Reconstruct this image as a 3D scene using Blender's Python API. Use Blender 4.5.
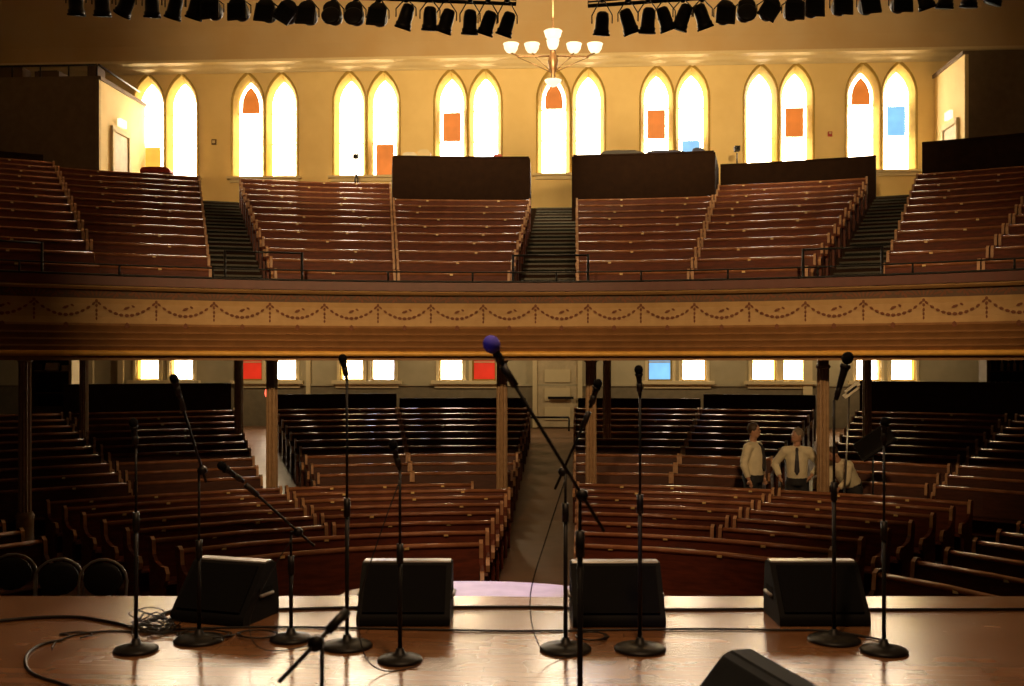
import bpy, math, random
from mathutils import Vector, Matrix
random.seed(7)
for o in list(bpy.data.objects): bpy.data.objects.remove(o, do_unlink=True)
SC = bpy.context.scene
COL = SC.collection
R = math.radians
sin, cos, PI = math.sin, math.cos, math.pi

# ------------------------------------------------------------------ camera, world, lights, exposure
F, VH, YAW = 1050.0, 363.0, R(3.43)
CAM = Vector((0.5, 0.0, 1.68))
cd = bpy.data.cameras.new('camera'); cam = bpy.data.objects.new('camera', cd); COL.objects.link(cam)
cam.location = CAM; cam.rotation_euler = (R(90), 0, YAW)
cd.sensor_width = 36; cd.lens = 36*F/1024; cd.shift_y = (VH-343)/1024
cd.clip_start = .05; cd.clip_end = 200
cd.dof.use_dof = True; cd.dof.focus_distance = 13.0; cd.dof.aperture_fstop = 3.2
SC.camera = cam
SC.view_settings.view_transform = 'Standard'; SC.view_settings.look = 'None'
SC.view_settings.gamma = 1; SC.view_settings.use_curve_mapping = False
SC.view_settings.exposure = 0.18
w = bpy.data.worlds.new('world'); SC.world = w; w.use_nodes = True
w.node_tree.nodes['Background'].inputs[0].default_value = (1, .62, .33, 1)
w.node_tree.nodes['Background'].inputs[1].default_value = .012

def spot(name, loc, tgt, power, col, size, blend=1.0, rad=.25):
    l = bpy.data.lights.new(name, 'SPOT'); l.energy = power; l.color = col
    l.spot_size = R(size); l.spot_blend = blend; l.shadow_soft_size = rad
    o = bpy.data.objects.new(name, l); COL.objects.link(o); o.location = loc
    o.rotation_euler = (Vector(tgt)-Vector(loc)).to_track_quat('-Z', 'Y').to_euler()
    return o
# unseen fill spots added above the lighting pipes to brighten the back wall
spot('wall_fill_spot', (-4.5, 15.6, 7.6), (-5.5, 31, 10.4), 3900, (1, .66, .30), 56)
spot('wall_fill_spot', (4.5, 15.6, 7.6), (5.0, 31, 10.4), 3900, (1, .66, .30), 56)
spot('wall_fill_spot', (0, 16.2, 7.6), (0, 31, 10.4), 3900, (1, .68, .32), 60)
# unseen warm spots above the stage, lighting the balcony front and pews
spot('front_spot', (-2.0, 5.0, 6.3), (-3.0, 17, 2.7), 2700, (1, .62, .28), 45)
spot('front_spot', (2.6, 5.0, 6.3), (3.8, 17, 2.7), 2400, (1, .62, .28), 45)
spot('pew_spot', (-.5, 7.0, 7.6), (.2, 13.5, -.6), 900, (1, .56, .28), 42)
spot('stage_fill_spot', (.8, 3.5, 7.4), (0, 6.3, 0), 850, (1, .60, .30), 66)  # added fill that warms the stage boards to orange-brown
spot('violet_spot', (-2.5, -1.0, 5.5), (.02, 4.4, 1.8), 160, (.40, .30, 1.0), 4, .6, .05)
for x_ in (-8, -2.4, 3.2, 8.5):
    l_ = bpy.data.lights.new('under_balcony_light', 'POINT'); l_.energy = 150; l_.color = (1, .74, .42); l_.shadow_soft_size = .2
    o_ = bpy.data.objects.new('under_balcony_light', l_); COL.objects.link(o_); o_.location = (x_, 28.4, 3.4)
spot('lilac_spot', (-1.2, 12.2, 7.0), (-.1, 7.95, 0), 2200, (.74, .56, 1.0), 9, .6, .08)

# ------------------------------------------------------------------ pixel helpers (a point of the hall seen at pixel u, v)
def ray(u, v):
    r = (u-512)/F
    return Vector((r*cos(YAW)-sin(YAW), r*sin(YAW)+cos(YAW), (VH-v)/F))
def at(u, v, d): return CAM + ray(u, v)*d                # at depth d
def onz(u, v, z):
    q = ray(u, v); return CAM + q*((z-CAM.z)/q.z)
def aty(u, v, y):
    q = ray(u, v); return CAM + q*(y/q.y)

# ------------------------------------------------------------------ materials
def mat(name, col, rough=.6, metal=0, spec=.5, noise=None, nscale=6, stretch=(1, 1, 1), bump=0, coat=0, emit=None, estr=0):
    m = bpy.data.materials.new(name); m.use_nodes = True
    nt = m.node_tree; b = nt.nodes['Principled BSDF']
    b.inputs['Base Color'].default_value = (*col, 1); b.inputs['Roughness'].default_value = rough
    b.inputs['Metallic'].default_value = metal; b.inputs['Specular IOR Level'].default_value = spec
    b.inputs['Coat Weight'].default_value = coat
    if emit: b.inputs['Emission Color'].default_value = (*emit, 1); b.inputs['Emission Strength'].default_value = estr
    tc = nt.nodes.new('ShaderNodeTexCoord'); mp = nt.nodes.new('ShaderNodeMapping')
    mp.inputs['Scale'].default_value = stretch
    nz = nt.nodes.new('ShaderNodeTexNoise'); nz.inputs['Scale'].default_value = nscale; nz.inputs['Detail'].default_value = 4
    nt.links.new(tc.outputs['Object'], mp.inputs['Vector']); nt.links.new(mp.outputs[0], nz.inputs['Vector'])
    n2 = noise if noise else tuple(c*.82 for c in col)
    cr = nt.nodes.new('ShaderNodeValToRGB')
    cr.color_ramp.elements[0].position = .35; cr.color_ramp.elements[1].position = .68
    cr.color_ramp.elements[0].color = (*n2, 1); cr.color_ramp.elements[1].color = (*col, 1)
    nt.links.new(nz.outputs[0], cr.inputs[0]); nt.links.new(cr.outputs[0], b.inputs['Base Color'])
    if bump:
        bp = nt.nodes.new('ShaderNodeBump'); bp.inputs['Strength'].default_value = bump; bp.inputs['Distance'].default_value = .02
        nt.links.new(nz.outputs[0], bp.inputs['Height']); nt.links.new(bp.outputs[0], b.inputs['Normal'])
    return m
def glow(name, col, s, rim=None):
    m = bpy.data.materials.new(name); m.use_nodes = True; nt = m.node_tree
    b = nt.nodes['Principled BSDF']; b.inputs['Base Color'].default_value = (*[c*.12 for c in col], 1); b.inputs['Roughness'].default_value = .5
    tc = nt.nodes.new('ShaderNodeTexCoord'); nz = nt.nodes.new('ShaderNodeTexNoise'); nz.inputs['Scale'].default_value = 2.2
    nt.links.new(tc.outputs['Object'], nz.inputs['Vector'])
    cr = nt.nodes.new('ShaderNodeValToRGB')
    cr.color_ramp.elements[0].color = (*[c*.75 for c in col], 1); cr.color_ramp.elements[1].color = (*col, 1)
    cr.color_ramp.elements[0].position = .3; cr.color_ramp.elements[1].position = .7
    nt.links.new(nz.outputs[0], cr.inputs[0]); nt.links.new(cr.outputs[0], b.inputs['Emission Color'])
    b.inputs['Emission Strength'].default_value = s
    return m
M = {}
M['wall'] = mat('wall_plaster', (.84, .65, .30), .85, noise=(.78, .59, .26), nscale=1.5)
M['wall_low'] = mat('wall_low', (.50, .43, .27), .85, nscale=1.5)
M['wainscot'] = mat('wainscot', (.22, .18, .11), .8)
M['cove'] = mat('cove_plaster', (.52, .39, .22), .85, noise=(.50, .35, .17), nscale=.8)
M['trim'] = mat('cream_trim', (.70, .58, .34), .8, noise=(.68, .56, .32))
M['reveal'] = mat('window_reveal', (.36, .24, .055), .8, spec=.1)
M['darkwall'] = mat('dark_panelling', (.10, .062, .035), .8)
M['boxwall'] = mat('box_room_wall', (.17, .115, .065), .8)
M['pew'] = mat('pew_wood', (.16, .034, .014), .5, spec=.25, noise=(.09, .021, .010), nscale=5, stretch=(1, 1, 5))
M['pew_shaded'] = mat('shaded_pew_wood', (.085, .023, .010), .5, spec=.22, noise=(.055, .015, .007), nscale=5, stretch=(1, 1, 5))  # pew wood darkened to paint in shade under the balcony and at the sides
M['cap'] = mat('highlit_rail_wood', (.40, .17, .085), .22, noise=(.28, .11, .05), nscale=5)  # lighter than the pew wood, painting in highlights along the rails
M['oak'] = mat('worn_lit_oak_edge', (.60, .34, .18), .42, noise=(.38, .20, .10), nscale=9)  # worn oak, with the lit spots on pew ends painted in too
M['brass'] = mat('brass_plate', (1.0, .72, .30), .35)
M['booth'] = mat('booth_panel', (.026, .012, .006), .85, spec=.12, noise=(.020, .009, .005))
M['tier'] = mat('tier_floor', (.04, .022, .014), .8, spec=.1)
M['stair'] = mat('stair_paint', (.012, .013, .009), .6, spec=.12, noise=(.010, .012, .009))
M['nosing'] = mat('stair_nosing', (.05, .046, .028), .4, spec=.3)
M['carpet'] = mat('hall_floor', (.19, .10, .055), .38, noise=(.14, .07, .038), nscale=3)
M['under'] = mat('under_balcony', (.14, .09, .05), .8)
M['fband'] = mat('painted_band', (.56, .36, .16), .6, noise=(.50, .31, .13))
M['fdark'] = mat('ornament_band', (.13, .065, .03), .6)
M['fred'] = mat('red_capping', (.13, .028, .014), .4)
M['fmould'] = mat('brown_moulding', (.33, .165, .065), .5)
M['gold'] = mat('gold_bead', (1.0, .56, .12), .3)
M['garland'] = mat('garland_paint', (.22, .075, .030), .7)
M['column'] = mat('cast_iron_column', (.42, .27, .15), .45, noise=(.34, .21, .11), nscale=12)
M['black'] = mat('black_metal', (.010, .009, .010), .45, spec=.3)
M['blackrough'] = mat('black_carpeted_box', (.008, .008, .009), .7, spec=.15)
M['grille'] = mat('black_grille', (.006, .006, .007), .8, spec=.1, bump=.3, nscale=300)
M['edge'] = mat('grey_edge', (.30, .28, .27), .3)  # plain grey for speaker top strips, handles and chair frames
M['rubber'] = mat('black_rubber', (.012, .010, .010), .5)
M['blue'] = mat('blue_foam', (.13, .11, .75), .8)
M['silver'] = mat('silver_mesh', (.5, .48, .46), .3, metal=.9)
M['bronze'] = mat('bronze_metal', (.14, .075, .03), .4, metal=.5)
M['bowl'] = glow('lit_glass_bowl', (1, .86, .55), 1.5)
M['spark'] = glow('lit_lamp_face', (1, .8, .45), 8)
M['skin'] = mat('skin', (.50, .27, .17), .5)
M['shirt'] = mat('white_shirt', (.80, .72, .52), .8)
M['trouser'] = mat('dark_trousers', (.02, .02, .025), .8)
M['hair'] = mat('brown_hair', (.05, .028, .015), .6)
M['greyhair'] = mat('grey_hair', (.22, .17, .12), .6)
M['tie'] = mat('dark_tie', (.025, .02, .03), .6)
M['white'] = mat('white_paper', (.8, .75, .62), .6)
M['door'] = mat('door_paint', (.62, .50, .30), .6)
M['bluecloth'] = mat('dark_blue_cloth', (.02, .03, .10), .6)
M['redsign'] = glow('red_light', (1, .12, .06), 2.5)
M['redplain'] = mat('red_plastic', (.5, .06, .04), .5)
WHITE = M['gwhite'] = glow('bright_window_glass', (1, .80, .56), 26.0)
M['gwarm'] = glow('warm_window_glass', (1, .74, .34), 18.0)
M['gcool'] = glow('cool_window_glass', (.86, .84, 1), 16.0)
M['gblue'] = glow('blue_window_glass', (.25, .60, 1.0), 1.1)
M['gorange'] = glow('orange_window_glass', (.86, .22, .03), .85)
M['gamber'] = glow('amber_window_glass', (1.0, .50, .06), 1.1)
M['gred'] = glow('red_window_glass', (.75, .03, .01), .85)

# stage boards
def stage_mat():
    m = bpy.data.materials.new('stage_boards'); m.use_nodes = True; nt = m.node_tree; b = nt.nodes['Principled BSDF']
    tc = nt.nodes.new('ShaderNodeTexCoord')
    mp = nt.nodes.new('ShaderNodeMapping'); mp.inputs['Rotation'].default_value = (0, 0, 0)
    br = nt.nodes.new('ShaderNodeTexBrick'); br.inputs['Scale'].default_value = 1
    br.inputs['Brick Width'].default_value = 1.6; br.inputs['Row Height'].default_value = .085
    br.inputs['Mortar Size'].default_value = .002; br.inputs['Bias'].default_value = 0
    br.inputs['Color1'].default_value = (.36, .17, .075, 1); br.inputs['Color2'].default_value = (.28, .125, .052, 1)
    br.inputs['Mortar'].default_value = (.12, .07, .035, 1)
    nz = nt.nodes.new('ShaderNodeTexNoise'); nz.inputs['Scale'].default_value = 3
    mx = nt.nodes.new('ShaderNodeMixRGB'); mx.blend_type = 'MULTIPLY'; mx.inputs[0].default_value = .35
    nt.links.new(tc.outputs['Object'], mp.inputs[0]); nt.links.new(mp.outputs[0], br.inputs[0]); nt.links.new(mp.outputs[0], nz.inputs[0])
    nt.links.new(br.outputs[0], mx.inputs[1]); nt.links.new(nz.outputs[0], mx.inputs[2]); nt.links.new(mx.outputs[0], b.inputs['Base Color'])
    mr = nt.nodes.new('ShaderNodeMapRange'); mr.inputs[3].default_value = .16; mr.inputs[4].default_value = .32
    nt.links.new(nz.outputs[0], mr.inputs[0]); nt.links.new(mr.outputs[0], b.inputs['Roughness'])
    bp = nt.nodes.new('ShaderNodeBump'); bp.inputs['Strength'].default_value = .25; bp.inputs['Distance'].default_value = .004
    nt.links.new(nz.outputs[0], bp.inputs['Height']); nt.links.new(bp.outputs[0], b.inputs['Normal'])
    b.inputs['Coat Weight'].default_value = .45; b.inputs['Coat Roughness'].default_value = .22
    return m
M['stage'] = stage_mat()
M['lip'] = mat('pale_stage_lip', (.62, .55, .55), .45)

# ------------------------------------------------------------------ mesh builder
class MB:
    def __init__(s): s.v = []; s.f = []; s.m = []; s.mats = []; s.sm = []
    def mi(s, m):
        if m not in s.mats: s.mats.append(m)
        return s.mats.index(m)
    def add(s, vs, fs, m, smooth=False):
        n = len(s.v); s.v += [Vector(p) for p in vs]
        k = s.mi(m)
        for f in fs: s.f.append([i+n for i in f]); s.m.append(k); s.sm.append(smooth)
    def box(s, c, d, m, rot=None):
        c = Vector(c); vs = []
        for x in (-.5, .5):
            for y in (-.5, .5):
                for z in (-.5, .5):
                    p = Vector((x*d[0], y*d[1], z*d[2]))
                    if rot is not None: p = rot @ p
                    vs.append(c+p)
        s.add(vs, [(0, 1, 3, 2), (4, 6, 7, 5), (0, 4, 5, 1), (2, 3, 7, 6), (0, 2, 6, 4), (1, 5, 7, 3)], m)
    def tube(s, pts, rad, m, n=8, cap=True):
        pts = [Vector(p) for p in pts]
        if not hasattr(rad, '__len__'): rad = [rad]*len(pts)
        vs = []; fs = []; up = None
        for i, p in enumerate(pts):
            a = pts[max(i-1, 0)]; b = pts[min(i+1, len(pts)-1)]
            t = (b-a); t = t.normalized() if t.length > 1e-9 else Vector((0, 0, 1))
            if up is None:
                up = Vector((0, 0, 1)) if abs(t.z) < .9 else Vector((1, 0, 0))
            x = (up - t*up.dot(t))
            if x.length < 1e-4: x = Vector((1, 0, 0)).cross(t)
            x.normalize(); y = t.cross(x); up = x
            for k in range(n):
                q = 2*PI*k/n; vs.append(p+(x*cos(q)+y*sin(q))*rad[i])
        for i in range(len(pts)-1):
            for k in range(n):
                fs.append((i*n+k, i*n+(k+1) % n, (i+1)*n+(k+1) % n, (i+1)*n+k))
        if cap:
            fs.append(tuple(range(n))[::-1]); fs.append(tuple((len(pts)-1)*n+k for k in range(n)))
        s.add(vs, fs, m, True)
    def lathe(s, prof, m, c=(0, 0, 0), n=20, axis=None):
        # prof: (r, z) ; axis: rotation matrix
        c = Vector(c); vs = []; fs = []
        for (r, z) in prof:
            for k in range(n):
                p = Vector((r*cos(2*PI*k/n), r*sin(2*PI*k/n), z))
                if axis is not None: p = axis @ p
                vs.append(c+p)
        for i in range(len(prof)-1):
            for k in range(n):
                fs.append((i*n+k, i*n+(k+1) % n, (i+1)*n+(k+1) % n, (i+1)*n+k))
        fs.append(tuple(range(n))[::-1]); fs.append(tuple((len(prof)-1)*n+k for k in range(n)))
        s.add(vs, fs, m, True)
    def ell(s, c, r, m, n=14, k=9, rot=None):
        prof = []
        c = Vector(c); vs = []; fs = []
        for j in range(k+1):
            a = PI*j/k
            for i in range(n):
                p = Vector((r[0]*sin(a)*cos(2*PI*i/n), r[1]*sin(a)*sin(2*PI*i/n), -r[2]*cos(a)))
                if rot is not None: p = rot @ p
                vs.append(c+p)
        for j in range(k):
            for i in range(n): fs.append((j*n+i, j*n+(i+1) % n, (j+1)*n+(i+1) % n, (j+1)*n+i))
        s.add(vs, fs, m, True)
    def prism(s, poly, fn, t0, t1, m, mside=None):
        # poly: 2-d outline; fn(a, b, t) -> point ; between t0 and t1
        n = len(poly)
        vs = [fn(a, b, t0) for a, b in poly]+[fn(a, b, t1) for a, b in poly]
        s.add(vs, [tuple(range(n))[::-1], tuple(range(n, 2*n))], m)
        s.add(vs, [(i, (i+1) % n, n+(i+1) % n, n+i) for i in range(n)], mside or m)
    def arc(s, prof, th0, th1, c, m, seg=None, smooth=False, close=True, rmax=None, caps=True):
        # sweep an (r, z) outline around the vertical axis through c; angles in degrees from +Y
        seg = seg or max(2, int(abs(th1-th0)/1.5)+1)
        vs = []; n = len(prof)
        for j in range(seg+1):
            t = R(th0+(th1-th0)*j/seg)
            for r, z in prof:
                if rmax: r = min(r, rmax(t))
                vs.append((c[0]+r*sin(t), c[1]+r*cos(t), z))
        fs = []
        for j in range(seg):
            for i in range(n if close else n-1):
                fs.append((j*n+i, j*n+(i+1) % n, (j+1)*n+(i+1) % n, (j+1)*n+i))
        if close and caps: fs.append(tuple(range(n))[::-1]); fs.append(tuple(seg*n+i for i in range(n)))
        s.add(vs, fs, m, smooth)
    def build(s, name, parent=None, loc=None, **kw):
        me = bpy.data.meshes.new(name)
        off = Vector(loc) if loc is not None else Vector((0, 0, 0))
        me.from_pydata([tuple(p-off) for p in s.v], [], s.f)
        for m in s.mats: me.materials.append(m)
        me.polygons.foreach_set('material_index', s.m); me.polygons.foreach_set('use_smooth', s.sm)
        me.update()
        import bmesh
        b = bmesh.new(); b.from_mesh(me); bmesh.ops.recalc_face_normals(b, faces=b.faces); b.to_mesh(me); b.free()
        o = bpy.data.objects.new(name, me); COL.objects.link(o)
        if parent is not None: o.parent = parent
        elif loc is not None: o.location = loc
        for k, v in kw.items(): o[k] = v
        return o
def tag(o, label, cat, group=None):
    o['label'] = label; o['category'] = cat
    if group: o['group'] = group
    return o
def thing(name, loc, label, cat, group=None):
    o = bpy.data.objects.new(name, None); COL.objects.link(o); o.location = loc; o.empty_display_size = .1
    return tag(o, label, cat, group)
def struct(o): o['kind'] = 'structure'; return o

# ------------------------------------------------------------------ hall geometry
LC = (0.0, 7.0)            # centre of the main-floor pew arcs
BC = (0.0, 4.0)            # centre of the balcony arcs
YW = 31.0                  # back wall
def fl(r):                 # height of the main floor at radius r from LC
    return -1.2 + .11*min(max(0, r-12.2), 8.3) + .012*max(0, r-20.5)
def flz(x, y): return fl(math.hypot(x-LC[0], y-LC[1]))
BR0, BDR, BDZ, BZ0 = 13.8, .92, .28, 3.19   # balcony: first row radius, row pitch, rise, height of first pew top
def lim(t): return (YW-.02-BC[1])/max(cos(t), .2)
def limL(t): return min((YW-.02-LC[1])/max(cos(t), .05) if cos(t) > .05 else 60, 16.9/max(abs(sin(t)), 1e-3))

# main floor: a bowl of rings
b = MB()
rs = [0, 3, 6, 9, 11, 12.2]+[12.2+.5*i for i in range(1, 18)]+[22, 24, 27, 30, 34]
b.arc([(r, fl(r)) for r in rs]+[(34, -1.8), (0, -1.8)], -100, 100, LC, M['carpet'], seg=90, rmax=limL)
struct(b.build('floor'))

# stage
b = MB()
edge = []
for i in range(41):
    x = -9+i*18/40; edge.append((x, 7.55+.058*x if abs(x+.2) > .98 else 7.54))
poly = edge+[(9, -3), (-9, -3)]
b.prism(poly, lambda a, c, t: (a, c, t), -.06, 0, M['stage'])
b.prism([(x, y-.03) for x, y in edge]+[(9, -3), (-9, -3)], lambda a, c, t: (a, c, t), -1.2, -.06, M['booth'])
struct(b.build('stage_floor'))
b = MB()
lp = [(-.2+1.0*sin(R(a)), 7.52+.55*cos(R(a))) for a in range(-90, 91, 6)]
b.prism(lp, lambda a, c, t: (a, c, t), -.07, -.002, M['lip'])
b.prism([(x, y-.04) for x, y in lp], lambda a, c, t: (a, c, t), -1.2, -.07, M['booth'])
struct(b.build('stage_lip'))

# back wall with real openings is built as pieces round the windows
pairs = [(148, 182), (248, 282), (349, 384), (450, 486), (554, 588), (657, 692), (762, 795), (864, 898)]
WX = []
for p in pairs:
    c = sum(aty(u, 0, YW).x for u in p)/2
    WX += [c-.51, c+.51]
UW, GW, ZS, ZSP, ZT = .47, .35, 7.28, 9.45, 10.34        # half-widths of opening and glass, sill, springing, apex
def lancet(hw, zs, zsp, zt, n=7):
    # outline from bottom-left, up, over the pointed head, down
    h = zt-zsp; Rr = (hw*hw+h*h)/(2*hw)
    L = [(-hw, zs)]; 
    a1 = math.atan2(h, Rr-hw)
    for i in range(n+1):
        a = a1*i/n; L.append((-hw+Rr-Rr*cos(a), zsp+Rr*sin(a)))
    Rt = [(-x, z) for x, z in L[:-1]][::-1]
    return L+Rt
LOWX = [aty(u, 0, YW).x for u in (148, 182, 251, 285, 352, 383, 451, 484, 660, 694, 764, 795, 868, 903)]
LHW, LZ0, LZ1 = .36, 1.16, 3.3
ZC = 10.62  # top of the wall, where the cornice sits
XL, XR = -17.0, 17.0
b = MB()
def wbox(x0, x1, z0, z1, m):
    if x1 > x0: b.box(((x0+x1)/2, YW+.18, (z0+z1)/2), (x1-x0, .36, z1-z0), m)
# lower storey
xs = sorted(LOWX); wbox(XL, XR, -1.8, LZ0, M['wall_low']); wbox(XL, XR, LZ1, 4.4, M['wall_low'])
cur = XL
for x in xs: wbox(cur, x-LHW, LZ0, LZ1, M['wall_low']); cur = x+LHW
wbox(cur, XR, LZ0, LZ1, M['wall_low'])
# upper storey
wbox(XL, XR, 4.4, ZS, M['wall'])
cur = XL
for x in WX: wbox(cur, x-UW, ZS, ZT+.0, M['wall']); cur = x+UW
wbox(cur, XR, ZS, ZT, M['wall']); wbox(XL, XR, ZT, 11.2, M['wall'])
for x in WX:     # spandrels beside the pointed heads
    L = lancet(UW, ZS, ZSP, ZT); k = len(L)//2
    left = L[1:k+1]; 
    for sg in (1, -1):
        poly = [(x+sg*a, c) for a, c in left]+[(x-sg*UW, ZT)]
        b.prism(poly, lambda a, c, t: (a, t, c), YW, YW+.36, M['wall'])
struct(b.build('wall_back'))
# wainscot and skirting downstairs
b = MB(); b.box((0, YW-.02, .35), (34, .06, 1.3), M['wainscot']); b.box((0, YW-.05, 1.03), (34, .08, .06), M['wall_low'])
struct(b.build('baseboard_back'))

# upper windows: 0 top, 1 middle, 2 lower pane
PANES = {0: {2: 'gamber'}, 2: {0: 'gorange'}, 5: {2: 'gorange'}, 6: {1: 'gorange'}, 7: {2: 'gcool'}, 8: {0: 'gorange'}, 10: {1: 'gorange'},
         11: {2: 'gblue'}, 13: {1: 'gorange'}, 14: {0: 'gorange'}, 15: {1: 'gblue'}, 3: {2: 'gwarm'}, 12: {2: 'gwarm', 0: 'gcool'}, 9: {1: 'gcool'}}
nwin = 0
for i, x in enumerate(WX):
    nwin += 1
    root = bpy.data.objects.new('window_%d' % nwin, None); COL.objects.link(root); root.location = (x, YW, ZS); root['kind'] = 'structure'
    off = (x, YW, ZS)
    g = MB(); yb = YW+.26
    def zone(lo, hi, hw, y, m):
        Lp = lancet(hw, ZS, ZSP, ZT-(UW-hw)*1.5)
        pts = [(a, min(max(c, lo), hi)) for a, c in Lp]
        # clip outline horizontally between lo and hi
        L2 = []
        n = len(Lp)
        for q in range(n):
            p, r_ = Lp[q], Lp[(q+1) % n]
            if lo <= p[1] <= hi: L2.append(p)
            for lv in (lo, hi):
                if (p[1]-lv)*(r_[1]-lv) < 0:
                    tt = (lv-p[1])/(r_[1]-p[1]); L2.append((p[0]+tt*(r_[0]-p[0]), lv))
        if len(L2) > 2:
            cz = sum(c for _, c in L2)/len(L2)
            L2 = sorted(set((round(a, 5), round(c, 5)) for a, c in L2), key=lambda p: math.atan2(p[1]-cz, p[0]))
            g.prism(L2, lambda a, c, t: (x+a, t, c), y, y+.012, m)
    zone(ZS, ZT, GW, yb+.02, WHITE)
    for k, (lo, hi) in enumerate([(9.2, ZT), (8.28, 9.2), (ZS, 8.28)]):
        mk = PANES.get(i, {}).get(k)
        if mk: zone(lo+.03, hi-.03, GW-.085, yb, M[mk])
    g.build('glazing', root, off)
    f = MB()
    # splayed casing proud of the wall, pointed
    Lo, Li, Lg = lancet(UW+.05, ZS-.02, ZSP, ZT+.10), lancet(UW-.005, ZS-.02, ZSP, ZT), lancet(GW, ZS-.02, ZSP, ZT-(UW-GW)*1.5)
    n = len(Lo)
    for q in range(n-1):
        p0, p1, q0, q1 = Lo[q], Lo[q+1], Li[q], Li[q+1]
        vs = [(x+p0[0], YW-.05, p0[1]), (x+p1[0], YW-.05, p1[1]), (x+q1[0], YW-.01, q1[1]), (x+q0[0], YW-.01, q0[1]),
              (x+p0[0], YW+.01, p0[1]), (x+p1[0], YW+.01, p1[1]), (x+Lg[q+1][0], YW+.27, Lg[q+1][1]), (x+Lg[q][0], YW+.27, Lg[q][1])]
        f.add(vs, [(0, 1, 2, 3), (0, 4, 5, 1), (3, 2, 6, 7)], M['reveal'])
    f.build('frame', root, off)
    f = MB()
    for z in (8.28, 9.2): f.box((x, yb-.01, z), (GW*2, .03, .03), M['trim'])
    f.build('glazing_bar', root, off)
for i in range(8):
    c = (WX[2*i]+WX[2*i+1])/2; b = MB()
    b.box((c, YW-.09, ZS-.06), (2.25, .22, .07), M['trim']); b.box((c, YW-.04, ZS-.14), (2.1, .10, .10), M['trim'])
    struct(b.build('trim_%d' % (i+1), None, (c, YW, ZS)))
# lower windows
LG = ['gwarm', 'gwhite', 'gred', 'gwhite', 'gwarm', 'gcool', 'gwhite', 'gred', 'gblue', 'gwhite', 'gwarm', 'gwarm', 'gwhite', 'gwarm']
for i, x in enumerate(LOWX):
    nwin += 1
    root = bpy.data.objects.new('window_%d' % nwin, None); COL.objects.link(root); root.location = (x, YW, LZ0); root['kind'] = 'structure'
    off = (x, YW, LZ0)
    g = MB(); g.box((x, YW+.28, (LZ0+LZ1)/2), (LHW*2, .012, LZ1-LZ0), M[LG[i]]); g.build('glazing', root, off)
    f = MB()
    for sx in (-1, 1): f.box((x+sx*(LHW+.04), YW-.02, (LZ0+LZ1)/2), (.09, .06, LZ1-LZ0), M['trim']); f.box((x+sx*(LHW-.02), YW+.13, (LZ0+LZ1)/2), (.04, .26, LZ1-LZ0), M['reveal'])
    f.box((x, YW+.13, LZ0+.02), (LHW*2, .28, .04), M['reveal']); f.box((x, YW+.25, LZ0+.55), (LHW*2, .03, .04), M['trim'])
    f.build('frame', root, off)
tn = 9
for a, c_ in ((0, 1), (2, 3), (4, 5), (6, 7), (8, 9), (10, 11), (12, 13)):
    c = (LOWX[a]+LOWX[c_])/2; b = MB()
    b.box((c, YW-.09, LZ0-.05), (abs(LOWX[c_]-LOWX[a])+1.15, .2, .10), M['trim']); b.box((c, YW-.05, LZ0-.16), (abs(LOWX[c_]-LOWX[a])+.95, .1, .12), M['trim'])
    struct(b.build('trim_%d' % tn, None, (c, YW, LZ0))); tn += 1
# pilaster boards on the lower wall
for u, wd in ((91, .22), (122, .16), (239, .16), (309, .12), (807, .26)):
    x = aty(u, 0, YW).x; b = MB(); b.box((x, YW-.07, 1.5), (wd, .12, 3.6), M['trim']); b.box((x, YW-.09, 0.1), (wd+.06, .16, .5), M['trim'])
    struct(b.build('trim_%d' % tn, None, (x, YW, -.3))); tn += 1
# centre door downstairs
dx0, dx1 = aty(537, 0, YW).x, aty(578, 0, YW).x; dc = (dx0+dx1)/2
root = bpy.data.objects.new('door_1', None); COL.objects.link(root); root.location = (dc, YW, -.16); root['kind'] = 'structure'
b = MB(); b.box((dc, YW-.06, .95), (dx1-dx0, .05, 2.3), M['door'])
for z in (.2, .75, 1.3): b.box((dc, YW-.10, z), ((dx1-dx0)*.62, .03, .38), M['trim'])
b.build('door_panel', root, (dc, YW, -.16))
b = MB()
for s_ in (-1, 1): b.box((dc+s_*((dx1-dx0)/2+.06), YW-.08, .98), (.13, .1, 2.4), M['trim'])
b.box((dc, YW-.08, 2.2), (dx1-dx0+.3, .1, .14), M['trim'])
b.build('door_frame', root, (dc, YW, -.16))
b = MB(); b.box((dc+.1, YW-.17, .66), ((dx1-dx0)*.62, .05, .07), M['black']); b.build('push_bar', root, (dc, YW, -.16))
b = MB(); bd = Vector((aty(527, 0, 29).x, 29, 0)); b2 = aty(569, 0, 29).x
b.tube([(bd.x, 29, .18), (b2, 29, .18)], .03, M['black'])
for x in (bd.x, b2): b.tube([(x, 29, -.2), (x, 29, .18)], .025, M['black'])
tag(b.build('barrier_rail', None, (bd.x, 29, -.2)), 'low dark barrier rail across the far end of the centre aisle', 'railing')

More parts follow.
